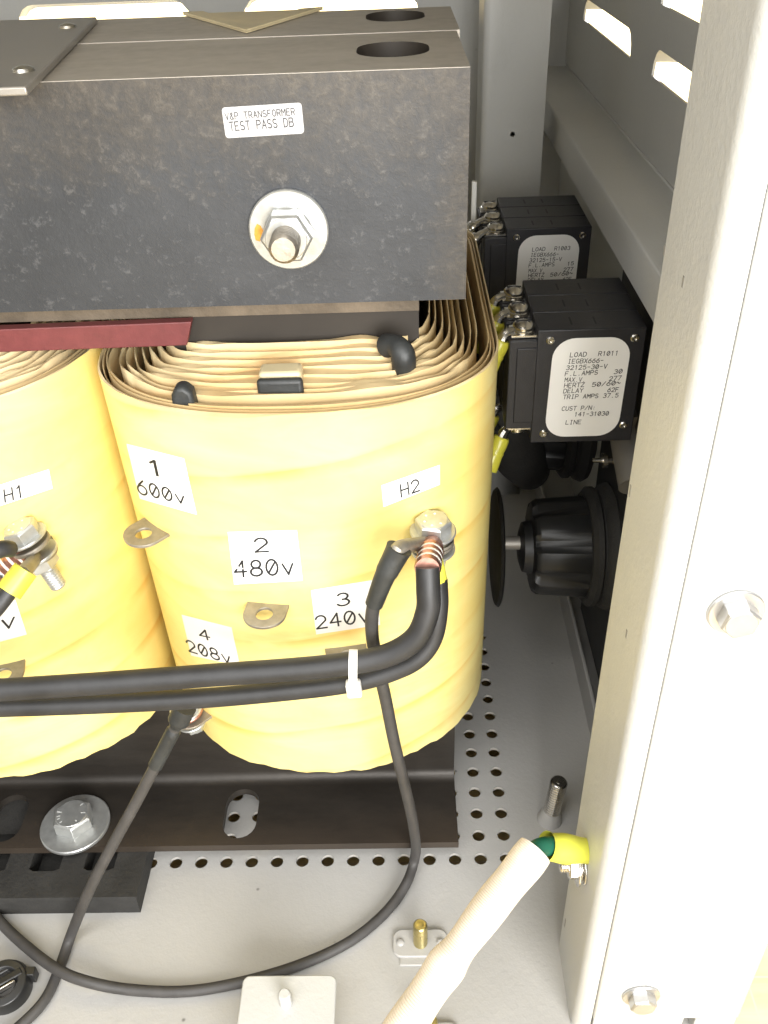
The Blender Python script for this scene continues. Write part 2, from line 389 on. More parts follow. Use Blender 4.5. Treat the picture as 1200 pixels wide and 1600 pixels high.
g('A', [(0, 0), (2, 6), (4, 0)], [(0.8, 2), (3.2, 2)]); g('B', [(0, 0), (0, 6), (2.4, 6)] + arc(2.4, 4.6, 1.3, 1.4, 90, -90, 8) + [(0, 3.2)], [(2.4, 3.2)] + arc(2.4, 1.6, 1.6, 1.6, 90, -90, 8) + [(0, 0)])
g('C', arc(2.1, 3, 2.1, 3, 45, 315, 14)); g('D', [(0, 0), (0, 6), (1.6, 6)] + arc(1.6, 3, 2.4, 3, 90, -90, 10) + [(0, 0)])
g('E', [(3.7, 6), (0, 6), (0, 0), (3.8, 0)], [(0, 3.1), (3, 3.1)]); g('F', [(3.7, 6), (0, 6), (0, 0)], [(0, 3.1), (3, 3.1)])
g('G', arc(2.1, 3, 2.1, 3, 45, 340, 14) + [(4, 2.7), (2.4, 2.7)]); g('H', [(0, 0), (0, 6)], [(4, 0), (4, 6)], [(0, 3.1), (4, 3.1)])
g('I', [(2, 0), (2, 6)], [(1, 6), (3, 6)], [(1, 0), (3, 0)]); g('L', [(0.3, 6), (0.3, 0), (3.8, 0)]); g('M', [(0, 0), (0, 6), (2, 2.6), (4, 6), (4, 0)])
g('N', [(0, 0), (0, 6), (4, 0), (4, 6)]); g('P', [(0, 0), (0, 6), (2.3, 6)] + arc(2.3, 4.4, 1.6, 1.6, 90, -90, 8) + [(0, 2.8)])
g('R', [(0, 0), (0, 6), (2.3, 6)] + arc(2.3, 4.4, 1.6, 1.6, 90, -90, 8) + [(0, 2.8)], [(2, 2.8), (4, 0)])
g('S', arc(2, 4.5, 1.8, 1.5, 40, 270, 10) + arc(2, 1.5, 1.9, 1.5, 90, -150, 10)); g('T', [(0, 6), (4, 6)], [(2, 6), (2, 0)])
g('U', [(0, 6), (0, 2)] + arc(2, 2, 2, 2, 180, 360, 10) + [(4, 6)]); g('V', [(0, 6), (2, 0), (4, 6)]); g('v', [(0.2, 4), (2, 0), (3.8, 4)])
g('X', [(0, 0), (4, 6)], [(0, 6), (4, 0)]); g('Y', [(0, 6), (2, 3), (4, 6)], [(2, 3), (2, 0)]); g('Z', [(0, 6), (4, 6), (0, 0), (4, 0)])
g('-', [(0.6, 3), (3.4, 3)]); g('.', [(1.8, 0), (2.2, 0.3)]); g(':', [(1.9, 0.6), (2.1, 0.9)], [(1.9, 3.6), (2.1, 3.9)]); g('/', [(0.2, 0), (3.8, 6)])
g('~', arc(1, 3, 1, 1, 180, 0, 6) + arc(3, 3, 1, 1, 180, 360, 6)); g(' ')
g('&', [(4, 0), (1, 4.6)] + arc(1.9, 5, 0.95, 1, 190, -20, 8) + [(0.2, 2)] + arc(1.6, 1.5, 1.6, 1.5, 160, 360, 8))
def write(mb, text, fn, wd=0.55, slant=0.0):
    """strokes of text laid over the unit square through fn(u, v, k); the text fills it; k grows per stroke so nothing is coplanar"""
    adv = 5.6; tot = adv * (len(text) - 1) + 4; k = 0
    for i, ch in enumerate(text):
        for st in G[ch]:
            for j in range(len(st) - 1):
                (x1, y1), (x2, y2) = st[j], st[j + 1]; L = math.hypot(x2 - x1, y2 - y1) or 1e-6
                tx, ty = (x2 - x1) / L, (y2 - y1) / L; ex = wd * 0.42; h = wd / 2
                x1 -= tx * ex; y1 -= ty * ex; x2 += tx * ex; y2 += ty * ex
                q = [(x1 - ty * h, y1 + tx * h), (x2 - ty * h, y2 + tx * h), (x2 + ty * h, y2 - tx * h), (x1 + ty * h, y1 - tx * h)]
                k += 1
                mb.add([fn((i * adv + a) / tot, b / 6, k) for a, b in q], [(0, 1, 2, 3)])
def bil(q, u, v):
    """q = pixel corners top-left, top-right, bottom-right, bottom-left; v up"""
    tl, tr, br, bl = [Vector(p + (0,)) for p in q]
    return (bl.lerp(br, u)).lerp(tl.lerp(tr, u), v)

# =================================================================== the setting
mb = MB(); mb.box(-900, 900, -400, 1400, -14.0, -12.0)
fl = mb.to('ground', 'wood_floor'); fl['kind'] = 'structure'

# ------------------------------------------------------------------ enclosure
enc = thing('metal_enclosure', 'pale grey painted sheet metal cabinet with louvres around the transformer', 'enclosure', (-20, 52, -2.0))
X0, X1, YF, YB = -66.0, 15.0, 20.5, 86.0
# perforated floor sheet
mb = MB(); px0 = 5.2 + 0.725; nx, ny = 26, 13; hx, hy = 1.45, 1.5; py0 = 29.95 - 0.75
xa = px0 - nx * hx; ya = py0 + ny * hy
fz = lambda u, v, w: Vector((u, v, -w))
for i in range(nx):
    for j in range(ny):
        u = xa + i * hx; v = py0 + j * hy
        mb.cell(fz, u, u + hx, v, v + hy, circle(u + hx / 2, v + hy / 2, 0.365, 18), 0.2, 18, back=False)
mb.cell(fz, X0, xa, YF, YB); mb.cell(fz, px0, 14.9, YF, YB); mb.cell(fz, xa, px0, YF, py0); mb.cell(fz, xa, px0, ya, YB)
mb.to('floor_panel', 'floor_paint', enc)
# raised edge of the floor on the right
mb = MB(); mb.prism([(11.5, 0, 0), (11.75, 0, 0), (11.75, 0, 3.0), (11.5, 0, 3.0)], (0, 0, 0)) if False else None
mb.box(11.5, 11.75, 24.5, YB, -0.2, 2.3)
mb.to('floor_lip', 'floor_paint', enc, 0.08)
# side wall with louvres (X = 14.6)
def dshape(c0, c1, z0, h):
    L = c1 - c0; r = h
    return [(c0, z0), (c1, z0)] + [(c1 - r * 0.9 + r * 0.9 * math.cos(a), z0 + h * math.sin(a)) for a in (0.5, 0.95, 1.3)] + [(c1 - r * 0.9, z0 + h), (c0 + r * 0.9, z0 + h)] + [(c0 + r * 0.9 - r * 0.9 * math.cos(a), z0 + h * math.sin(a)) for a in (1.3, 0.95, 0.5)]
def hood(mb, fn, c0, c1, z0, h, out):
    """pressed hood over a louvre opening: quarter dome that leans out from the top edge"""
    n, k = 14, 6; vs = []
    P = dshape(c0, c1, z0, h)[2:]
    for a in range(k + 1):
        t = a / k
        for (u, v) in P:
            vs.append(fn(u, z0 + (v - z0) * (1 - 0.22 * t * t), out * math.sin(t * math.pi / 2)))
    L = len(P)
    mb.add(vs, [(a * L + i, a * L + i + 1, (a + 1) * L + i + 1, (a + 1) * L + i) for a in range(k) for i in range(L - 1)])
Xw = 14.6
fX = lambda u, v, w: Vector((Xw + w, u, v)); mb = MB()
rows = [(31.4, 34.6, []), (34.6, 38.2, 0), (38.2, 42.2, 1), (42.2, 46.2, 2), (46.2, 62, [])]
ups = [(24.5, 40.6), (40.6, 57.6), (57.6, 80.0)]
hd = MB()
for z0, z1, lv in rows:
    if lv == []: mb.cell(fX, 24.5, YB, z0, z1, None, 0.15); continue
    for a, b in [(24.5, 40.9), (40.9, 59.2), (59.2, YB)]:
        c0, c1 = {24.5: (26, 38.5), 40.9: (42.3, 56.6), 59.2: (62.3, 79.2)}[a]
        zz = z0 + 1.0
        mb.cell(fX, a, b, z0, z1, dshape(c0, c1, zz, 1.5), 0.15, 40); hood(mb, fX, c0, c1, zz, 1.5, 1.6)
mb.to('side_panel', 'enclosure_paint', enc)
mb = MB(); mb.box(14.9, 15.0, 24.5, YB, -0.2, 31.2); mb.to('lower_side_panel', 'enclosure_paint', enc)
# horizontal rail under the louvres
mb = MB(); mb.prism([(11.0, 25.2, 29.25), (14.85, 25.2, 29.25), (14.85, 25.2, 31.45), (14.5, 25.2, 31.45), (14.5, 25.2, 31.35), (11.35, 25.2, 31.35), (11.12, 25.2, 31.25), (11.0, 25.2, 31.0)], (0, 60.0, 0))
mb.to('side_rail', 'enclosure_paint', enc, 0.12)
# rear wall with louvres
mb = MB(); fY = lambda u, v, w: Vector((u, YB + w, v))
mb.cell(fY, X0, X1, -0.2, 34.4, None, 0.15)
for z0, z1 in [(34.4, 38.4), (38.4, 42.4), (42.4, 46.4)]:
    zz = z0 + 1.2 if z0 < 35 else z0 + 1.0
    for a, b in [(X0, -50), (-50, -33), (-33, -15.2), (-15.2, 4.0)]:
        c0, c1 = {X0: (-64, -51), -50: (-48, -34.5), -33: (-32, -17.2), -15.2: (-12.8, 2.0)}[a]
        mb.cell(fY, a, b, z0, z1, dshape(c0, c1, zz, 1.7), 0.15, 40); hood(mb, fY, c0, c1, zz, 1.7, 1.7)
    mb.cell(fY, 4.0, X1, z0, z1, None, 0.15)
mb.cell(fY, X0, X1, 46.4, 62, None, 0.15)
mb.to('rear_panel', 'enclosure_paint', enc)
mb = MB(); mb.box(X0 - 0.2, X0, YF, YB, -0.2, 62); mb.to('left_panel', 'enclosure_paint', enc)
mb = MB(); mb.box(X0, X1, YF, YB, 56.0, 56.2); mb.to('roof_panel', 'enclosure_paint', enc)
# rear corner post
mb = MB(); xl = onY(757, 0, 66).x; xr = onY(863, 0, 66).x
fP = lambda u, v, w: Vector((u, 66 + w, v))
hp = onY(801, 210, 66)
mb.cell(fP, xl + 0.45, xr, 0, hp.z - 1); mb.cell(fP, xl + 0.45, xr, hp.z + 1, 62)
mb.cell(fP, xl + 0.45, xr, hp.z - 1, hp.z + 1, circle(hp.x, hp.z, 0.17, 16), 0.2, 16)
pr = [(xl + 0.45 - 0.45 * math.sin(a), 66.45 - 0.45 * math.cos(a)) for a in [k * math.pi / 12 for k in range(7)]] + [(xl, 70.0)]
for i in range(len(pr) - 1):
    a, b = pr[i], pr[i + 1]
    mb.add([(a[0], a[1], 0), (b[0], b[1], 0), (b[0], b[1], 62), (a[0], a[1], 62)], [(0, 1, 2, 3)])
mb.add([(xr, 66, 0), (xr, 70, 0), (xr, 70, 62), (xr, 66, 62)], [(0, 1, 2, 3)])
mb.add([(xl, 70, 0), (xr, 70, 0), (xr, 70, 62), (xl, 70, 62)], [(0, 1, 2, 3)])
mb.to('rear_corner_post', 'enclosure_paint', enc, weld=True)
# front corner post: inner face X = 7.4, rounded fold, front flange
mb = MB(); XP = 7.4
pr = [(XP + 0.25, 25.0), (XP, 24.8)] + [(XP + 0.62 - 0.62 * math.cos(a), 20.5 + 0.62 - 0.62 * math.sin(a)) for a in [k * math.pi / 16 for k in range(9)]] + [(8.16, 20.5), (8.16, 25.0)]
mb.prism([(x, y, 0.0) for x, y in pr], (0, 0, 62))
mb.mat(1)
for (a, b) in [((1040, 383), (1039, 400)), ((1069, 432), (1068, 452)), ((986, 758), (985, 780)), ((980, 985), (980, 1003)), ((884, 1437), (883, 1452))]:
    p = onX(*a, XP); q = onX(*b, XP); mb.box(XP - 0.012, XP + 0.05, p.y - 0.05, p.y + 0.07, q.z, p.z)
mb.to('front_corner_post', ['enclosure_paint', 'groove_dark'], enc, ang=28)
mb = MB(); mb.box(8.20, X1, 20.42, 24.4, 1.55, 62); mb.to('front_cover', 'enclosure_paint', enc, 0.12)
# base frame below the floor, deepened to keep light from the holes
mb = MB(); mb.box(X0, 12.55, 20.55, 24, -7.5, -0.22); mb.box(8.3, 12.55, 20.56, 23.9, -0.3, 1.5)
mb.to('base_frame_light_skirt', 'enclosure_paint', enc, 0.06)
mb = MB(); mb.box(13.1, X1, 20.55, 24, -7.5, 1.2); mb.to('base_frame_light_skirt', 'enclosure_paint', enc, 0.06)
mb = MB(); mb.box(X0, X1, 82, 86, -11.9, -0.25); mb.to('base_frame_light_skirt', 'enclosure_paint', enc, 0.06)  # unseen rear and side skirts, added to keep light from under the floor
mb = MB(); mb.box(14.6, X1, 24.1, 81.9, -11.9, -0.25); mb.to('base_frame_light_skirt', 'enclosure_paint', enc)
mb = MB(); mb.box(X0, X0 + 0.3, 24.1, 81.9, -11.9, -0.25); mb.to('base_frame_light_skirt', 'enclosure_paint', enc)
for sx, sy in ((-64, 23), (13.5, 24.5), (-64, 83), (13.5, 83)):
    mb = MB(); mb.lathe((sx, sy, -12), (0, 0, 1), [(1.2, 0), (1.4, 0.6), (1.4, 8.5), (1.0, 9.39)], 20); mb.to('foot', 'rubber_black', enc)
def hex_bolt(parent, o, ax, rw, rc, h, hw=0.16, rot=0.2, mat='zinc', name='bolt', marks=None, stain=False):
    mb = MB(); mb.hexhead(Vector(o) + Vector(ax).normalized() * (hw - 0.005), ax, rc, h, rot)
    b = mb.to(name, [mat, 'mark_white'], parent, 0.04)
    mb = MB(); mb.ring(o, ax, 0.2, rw, hw); mb.to('washer', mat, b)
    return b
for px, py in ((1150, 957), (1002, 1557)):
    p = onY(px, py, 20.35); hex_bolt(enc, (p.x, 20.42, p.z), (0, -1, 0), 0.86, 0.62, 0.5, 0.14, 0.3, 'pale_zinc')
# weld studs on the floor
p = onZ(859, 1280, 0)
mb = MB(); mb.lathe((p.x, p.y, 0.0), (0.06, -0.05, 1), [(0.75, 0), (0.66, 0.35), (0.52, 0.75), (0.42, 0.95)], 28)
boss = mb.to('stud_boss', 'floor_paint', enc)
mb = MB(); mb.thread((p.x, p.y, 0.0), (0.06, -0.05, 1), 0.50, 0.9, 3.7, 0.21); mb.lathe((p.x, p.y, 0), (0.06, -0.05, 1), [(0.17, 3.7), (0.17, 3.77)], 12)
mb.to('stud', 'bright_steel', boss)
def gold_stud(p, hgt):
    mb = MB(); mb.prism([(p.x + x, p.y + y, 0.0) for x, y in rrect(0, 0, 2.9, 1.5, 0.5)], (0, 0, 0.22)); mb.box(p.x - 1.1, p.x + 1.3, p.y - 1.15, p.y - 0.7, 0, 0.12)
    for sx in (-1, 1): mb.lathe((p.x + sx * 1.05, p.y, 0.2), (0, 0, 1), [(0.22, 0), (0.2, 0.12), (0.05, 0.16)], 14)
    pl = mb.to('nut_plate', 'floor_paint', enc, 0.06)
    mb = MB(); mb.thread((p.x, p.y, 0.2), (0, -0.02, 1), 0.37, 0.0, hgt, 0.13); mb.lathe((p.x, p.y, 0.2), (0, -0.02, 1), [(0.2, hgt + .04), (0.16, hgt + 0.05)], 12); mb.to('stud', 'gold_zinc', pl)
gold_stud(onZ(657, 1473, 0.2), 1.75)
gold_stud(onZ(672, 1622, 0.2), 1.75)
# bracket plate close to the camera, with a painted stud
zb = 2.6; a = onZ(380, 1526, zb); b = onZ(526, 1521, zb)
cx, w_ = (a.x + b.x) / 2, b.x - a.x; yt = (a.y + b.y) / 2
mb = MB(); mb.prism([(cx + x, yt - 2.0 + y, zb - 0.25) for x, y in rrect(0, 0, w_, 4.0, 0.35)], (0, 0, 0.25)); mb.box(cx - w_ / 2 + 0.35, cx + w_ / 2 - 0.35, yt - 3.98, yt - 3.7, -0.2, zb - 0.2)
br = mb.to('bracket', 'enclosure_paint', enc, 0.06)
p = onZ(447, 1568, zb); mb = MB(); mb.thread((p.x, p.y, zb), (0, 0, 1), 0.30, 0, 0.9, 0.16); mb.to('stud', 'enclosure_paint', br)
# grounding nut and lug on the inside of the front post
p = onX(913, 1352, XP)
mb = MB(); mb.ring((XP, p.y, p.z), (-1, 0, 0), 0.2, 0.82, 0.14); mb.ring((XP - 0.14, p.y, p.z), (-1, 0, 0), 0.3, 0.66, 0.14); mb.hexhead((XP - 0.275, p.y, p.z), (-1, 0, 0), 0.62, 0.45, 0.1)
mb.thread((XP - 0.7, p.y, p.z), (-1, 0, 0), 0.3, 0, 0.35)
mb.to('grounding_nut', 'bright_steel', enc, 0.02)
NUT = p.copy()
# added black sheet for the unlit depth behind the breakers and connector
mb = MB(); mb.box(12.2, 12.45, 25.3, 48.0, 2.6, 29.2); mb.to('shade_sheet', 'shade_black', enc)

# =================================================================== transformer
tr = thing('transformer', 'dry type transformer with steel clamps and yellow paper wrapped coils', 'transformer', (-10, 42, 1.6))
ZT, ZB, YC = 40.28, 31.95, 33.7; XL, XR = -62.0, 2.52
# front angle clamp: web + flange with an oblong hole
mb = MB(); mb.box(XL, XR, YC, YC + 0.85, ZB, ZT - 0.02)
mb.mat(1); fT = lambda u, v, w: Vector((u, v, ZT - w))
def stadium(cx, cy, w, h): return rrect(cx, cy, w, h, min(w, h) / 2 - 0.01, 8)
mb.cell(fT, XL, -3.5, YC, 41.8, None, 0.85); mb.cell(fT, -3.5, XR, YC, 41.8, stadium(-0.12, 37.85, 2.75, 3.5), 0.85, 40, wm=2)
mb.add([fT(XL, YC, 0), fT(XR, YC, 0), fT(XR, YC, 0.85), fT(XL, YC, 0.85)], [(0, 1, 2, 3)])
mb.add([fT(XL, 41.8, 0), fT(XR, 41.8, 0), fT(XR, 41.8, 0.85), fT(XL, 41.8, 0.85)], [(0, 1, 2, 3)])
mb.add([fT(XR, YC, 0), fT(XR, 41.8, 0), fT(XR, 41.8, 0.85), fT(XR, YC, 0.85)], [(0, 1, 2, 3)])
# keep web and flange from lying in one plane: web face stands 2 mm proud
for v in mb.v:
    if abs(v.y - YC) < 1e-6 and v.z > ZT - 0.9 and mb.v.index(v) >= 8: v.y += 0.02
clamp = mb.to('front_clamp', ['clamp_steel', 'flange_steel', 'core_dark'], tr)
mb = MB(); mb.cell(fT, XL, -3.5, 42.05, 49.5, None, 0.85); mb.cell(fT, -3.5, XR + 0.15, 42.05, 49.5, stadium(0.0, 46.9, 2.7, 3.6), 0.85, 40, wm=1)
mb.box(XL, XR + 0.15, 48.65, 49.5, ZB, ZT - 0.86)
for yy in (42.05, 49.5): mb.add([fT(XL, yy, 0), fT(XR + .15, yy, 0), fT(XR + .15, yy, 0.85), fT(XL, yy, 0.85)], [(0, 1, 2, 3)])
mb.add([fT(XR + .15, 42.05, 0), fT(XR + .15, 49.5, 0), fT(XR + .15, 49.5, 0.85), fT(XR + .15, 42.05, 0.85)], [(0, 1, 2, 3)])
mb.to('rear_clamp', ['flange_steel', 'core_dark'], tr)
# laminated core
mb = MB(); mb.box(XL + 1, 0.7, 34.7, 48.5, 31.1, 33.5)
mb.mat(1)
for a, b in ((-9.7, 0.69), (-27.4, -17.2), (-45, -35)): mb.box(a, b, 34.98, 48.3, 6.9, 31.2)
mb.box(XL + 1, 0.7, 34.95, 48.5, 1.0, 7.0)
mb.to('core', ['core_steel', 'core_dark'], tr)
# clamp bolt, washer, nut, stud end
p = onY(452, 357, YC)
mb = MB(); ax = (0, -1, 0); mb.lathe((p.x, YC - 0.62, p.z), ax, [(0.56, -0.5), (0.56, 0.6), (0.55, 0.62)], 6, 0.35) if False else None
mb.hexhead((p.x, YC - 0.4, p.z), ax, 0.98, 0.85, 0.0)
nut = mb.to('clamp_nut', 'zinc', clamp, 0.05)
mb = MB(); mb.ring((p.x, YC, p.z), ax, 0.4, 1.5, 0.26, 48); mb.ring((p.x, YC - 0.26, p.z), ax, 0.4, 0.9, 0.15, 40)
mb.to('clamp_washer', 'zinc', clamp)
mb = MB(); mb.thread((p.x, YC - 1.2, p.z), ax, 0.55, -0.1, 1.05, 0.16); mb.to('clamp_stud', 'dull_steel', clamp)
P_ = onY(405, 362, YC - 0.27); mb = MB(); pts = [(-0.17, -0.32), (-0.02, -0.38), (0.1, -0.2), (0.16, 0.02), (0.08, 0.22), (-0.05, 0.3), (-0.16, 0.12), (-0.2, -0.1)]
mb.prism([(P_.x + a, YC - 0.255, P_.z + b) for a, b in pts], (0, -0.012, 0)); mb.to('varnish_drip', 'stain_orange', clamp)
# inspection label
def flat_label(name, parent, y, quad, lines, ink, rad=0.12, thick=0.015):
    c = [onY(*q, y) for q in quad]; ux = (c[1] - c[0]); uy = (c[0] - c[3])
    mb = MB(); L1, L2 = ux.length, uy.length; e1, e2 = ux.normalized(), uy.normalized(); o = c[3]
    pts = [o + e1 * (L1 / 2 + a) + e2 * (L2 / 2 + b_) for a, b_ in rrect(0, 0, L1, L2, rad)]
    mb.prism([(q.x, y, q.z) for q in pts], (0, -thick, 0)); mb.mat(1)
    for t, s0, s1, hh in lines:
        s = onY(*s0, y); e_ = onY(*s1, y); d = (e_ - s); w = Vector((0, 0, 1)); w = (w - d.normalized() * w.dot(d.normalized())).normalized()
        hgt = (onY(s0[0], s0[1], y) - onY(s0[0], s0[1] + hh, y)).length
        write(mb, t, lambda u, v, k: Vector((0, -thick - 0.014 - 0.00006 * k, 0)) + s + d * u + w * (hgt * v), 0.75)
    return mb.to(name, ['label_silver', ink], parent)
flat_label('label', clamp, YC, [(346, 168), (471, 160), (476, 208), (353, 216)], [('V&P TRANSFORMER', (353, 187), (461, 179), 10), ('TEST PASS DB', (360, 204), (459, 197), 13)], 'ink_grey')
# grey plate lying over the clamps at the left, with rivets
mb = MB(); a = onZ(42, 134, ZT + 0.3); b = onZ(149, 27, ZT + 0.3)
mb.prism([(XL, a.y - 0.1, ZT + 0.02), (a.x, a.y - 0.1, ZT + 0.02), (b.x, b.y + 0.2, ZT + 0.02), (XL, b.y + 0.2, ZT + 0.02)], (0, 0, 0.28))
pl = mb.to('cover_plate', 'grey_plate', tr, 0.06)
for q in ((106, 43), (37, 111)):
    c = onZ(*q, ZT + 0.3); mb = MB(); mb.lathe(c, (0, 0, 1), [(0.4, 0), (0.36, 0.1), (0.18, 0.17), (0.02, 0.19)], 18); mb.to('rivet', 'bright_steel', pl)
# folded film lying on the rear clamp
zz = ZT + 0.04; A = [onZ(288, 22, zz), onZ(385, 52, zz), onZ(505, 15, zz)]; I = [onZ(318, 22, zz), onZ(385, 46, zz), onZ(470, 18, zz)]
for q in A + I: q.y = min(q.y, 49.6)
mb = MB(); mb.prism([A[0], A[1], A[2]], (0, 0, 0.05)); mb.prism([A[0] + Vector((0, 0, .06)), A[1] + Vector((0, 0, .06)), I[1] + Vector((0, 0, .06)), I[0] + Vector((0, 0, .06))], (0, 0, 0.08))
mb.prism([A[1] + Vector((0, 0, .06)), A[2] + Vector((0, 0, .06)), I[2] + Vector((0, 0, .06)), I[1] + Vector((0, 0, .06))], (0, 0, 0.08))
mb.to('insulation_film', 'tan_film', tr)
# red insulating board under the yoke
a = onY(0, 515, 34.1); b = onY(299, 503, 34.1); c = onY(292, 540, 34.1); d = onY(0, 547, 34.1)
dx = (b - a) / (b.x - a.x) * 42; mb = MB(); mb.prism([(a - dx), b, c, (d - dx)], (0, 0.5, 0)); mb.to('insulation_board', 'red_board', tr, 0.04)
# ------------------------------------------------------------------ coils
Z0C, Z1C, YA = 8.2, 29.2, 29.7
def bulge(dx, z):
    return 0.05 * math.sin(0.62 * z + 0.35 * dx) + 0.035 * math.sin(1.7 * z + 0.8 * dx + 1.3) + 0.03 * math.sin(1.1 * dx - 0.4 * z)
class Coil:
    def __init__(s, cx, a, top, bot): s.cx, s.a, s.top, s.bot = cx, a, top, bot
    def ne(s, z):
        t = (z - Z0C) / (Z1C - Z0C); return [s.bot[i] + (s.top[i] - s.bot[i]) * t for i in (0, 1)]
    def yf(s, x, z):
        n, e = s.ne(z); r = abs(x - s.cx) / s.a
        if r >= 1: return 999.0
        return YA + e * (1 - (1 - r ** n) ** (1 / n)) + bulge(x - s.cx, z) * (1 - r ** 4)
    def hit(s, px, py, off=0.0):
        r = ray(px, py); t = 26.0; last = t
        while t < 62:
            p = CAM + r * t
            if p.y > s.yf(p.x, p.z): break
            last = t; t += 0.2
        lo, hi = last, t
        for _ in range(30):
            m_ = (lo + hi) / 2; p = CAM + r * m_
            if p.y > s.yf(p.x, p.z): hi = m_
            else: lo = m_
        p = CAM + r * lo
        if off: p = p + s.nrm(p.x, p.z) * off
        return p
    def nrm(s, x, z):
        h = 0.05; dyx = (s.yf(x + h, z) - s.yf(x - h, z)) / (2 * h)
        if abs(dyx) > 50: dyx = math.copysign(4, x - s.cx)
        return Vector((dyx, -1, 0)).normalized()
    def loop(s, z, d, nf=60, th=None):
        """closed racetrack at height z, inset d; returns list of (x, y, frontness)"""
        n, e = s.ne(z); n += 0.85 * max(0.0, d - 0.3); a = s.a - d; ya = YA + 1.62 * d; e = max(2.0, e - 0.55 * d); out = []
        for k in range(nf + 1):
            f = math.pi * k / nf; c, sn = math.cos(f), math.sin(f)
            x = s.cx + a * math.copysign(abs(c) ** (2 / n), c); y = ya + e - e * abs(sn) ** (2 / n)
            r = abs(x - s.cx) / a
            y += bulge(x - s.cx, z) * (1 - r ** 4) if d < 0.05 else 0
            out.append((x, y, abs(sn) ** 1.4))
        yb = 54.0 - 1.4 * d; eb = e * 0.9
        for k in range(nf // 2 + 1):
            f = math.pi * k / (nf // 2); c, sn = math.cos(f), math.sin(f)
            out.append((s.cx - a * math.copysign(abs(c) ** 0.9, c), yb - eb + eb * abs(sn) ** 0.9, 0.3 * abs(sn)))
        return out
def make_coil(c, lab):
    mb = MB(); nz = 44; rings = []
    for i in range(nz + 1):
        z = Z0C + (Z1C - Z0C) * i / nz; rings.append((z, c.loop(z, 0.0)))
    L = len(rings[0][1])
    def zj(i, k):   # ragged lower edge, slightly wavy rim
        if i == 0: return 0.06 * math.sin(k * 1.9) + 0.05 * math.sin(k * 0.7 + 1) + random.uniform(-.03, .03)
        if i == nz: return 0.05 * math.sin(k * 0.31) + 0.02 * math.sin(k * 1.3)
        return 0
    vs = [(p[0], p[1], z + zj(i, k)) for i, (z, lp) in enumerate(rings) for k, p in enumerate(lp)]
    fs = [(i * L + k, i * L + (k + 1) % L, (i + 1) * L + (k + 1) % L, (i + 1) * L + k) for i in range(nz) for k in range(L)]
    mb.add(vs, fs)
    mb.mat(1)                                # inside of the outer wrap and its rims
    for z0, z1 in ((Z0C, Z0C + 3), (Z1C - 4, Z1C)):
        A = c.loop(z0, 0.07); B = c.loop(z1, 0.07)
        mb.add([(p[0], p[1], z0) for p in A] + [(p[0], p[1], z1 + 0.03) for p in B], [(k, (k + 1) % L, L + (k + 1) % L, L + k) for k in range(L)])
    B = c.loop(Z1C, 0.07); T = c.loop(Z1C, 0.0)
    mb.add([(p[0], p[1], Z1C + zj(nz, k)) for k, p in enumerate(T)] + [(p[0], p[1], Z1C + 0.03) for p in B], [(k, (k + 1) % L, L + (k + 1) % L, L + k) for k in range(L)])
    A = c.loop(Z0C, 0.07); B = c.loop(Z0C, 0.5)
    mb.add([(p[0], p[1], Z0C + 0.05) for p in A] + [(p[0], p[1], Z0C + 0.2) for p in B], [(k, (k + 1) % L, L + (k + 1) % L, L + k) for k in range(L)])
    coil = mb.to('coil', ['coil_wrap', 'paper_tan'], tr, ang=50, label=lab)
    # paper layers inside: thick bundles at the front fan out into single sheets on the sides
    mb = MB(); ds = [0.12, 0.27, 0.42, 0.88, 1.15, 1.42, 1.74, 2.06, 2.36, 2.66, 2.92]
    tops = [-0.08, -0.03, 0.0, 0.12, 0.08, 0.16, 0.24, 0.30, 0.42, 0.55, 0.75]
    for j, d in enumerate(ds):
        z1 = Z1C + tops[j]; nxt = 0.60 if j == 2 else ds[j + 1] if j < len(ds) - 1 else d + 0.25
        thf = (nxt - d) * 1.62 * 1.0; mb.cur = 1 if j < 3 else 0; wk = 0.25 if j < 3 else 1.3; ph = random.uniform(0, 6)
        lo = c.loop(Z1C, d); hi_ = []
        for k, (x, y, f) in enumerate(lo):
            wob = wk * (0.07 * math.sin(k * 0.23 + ph) + 0.03 * math.sin(k * 0.9 + 2 * ph))
            dxn, dyn = x - c.cx, y - 42.0; wx = 0.06 * math.sin(k * 0.35 + ph) * (1 - f)
            nrm = Vector((dxn / c.a, -f, 0)); nrm = nrm.normalized() if nrm.length > 1e-3 else Vector((1, 0, 0))
            th = 0.05 + (thf - 0.05) * (f ** 3 if k <= 60 else 0)
            o = Vector((x, y, 0)) + nrm * wx; i_ = o - nrm * th
            hi_.append((o, i_, z1 + wob * 0.6, z1 + wob * 0.6 + (wk * 0.08 * math.sin(k * 0.5 + ph) - 0.02 - 0.06 * f) * (1 if k <= 60 else 0)))
        vs = []
        for o, i_, za, zb_ in hi_: vs += [(o.x, o.y, Z1C - 4.5), (o.x, o.y, za), (i_.x, i_.y, zb_), (i_.x, i_.y, Z1C - 4.5)]
        mb.add(vs, [(4 * k + a, 4 * ((k + 1) % L) + a, 4 * ((k + 1) % L) + a + 1, 4 * k + a + 1) for k in range(L) for a in range(3)])
    mb.to('paper_layers', ['paper_tan', 'paper_brown'], coil, ang=60)
    mb = MB(); A = c.loop(Z1C, 0.3); B = c.loop(Z1C, 3.6)
    mb.add([(p[0], p[1], 26.2) for p in A] + [(p[0], p[1], 26.2) for p in B], [(k, (k + 1) % L, L + (k + 1) % L, L + k) for k in range(L)])
    mb.to('winding', 'winding_dark', coil)
    return coil
CR = Coil(-4.5, 8.62, (2.3, 6.5), (2.05, 7.6)); CL = Coil(-22.15, 8.65, (2.05, 7.6), (2.1, 7.2))
coilR = make_coil(CR, 'right coil with taps marked 1 to 4'); coilL = make_coil(CL, 'left coil cut by the edge of the picture')
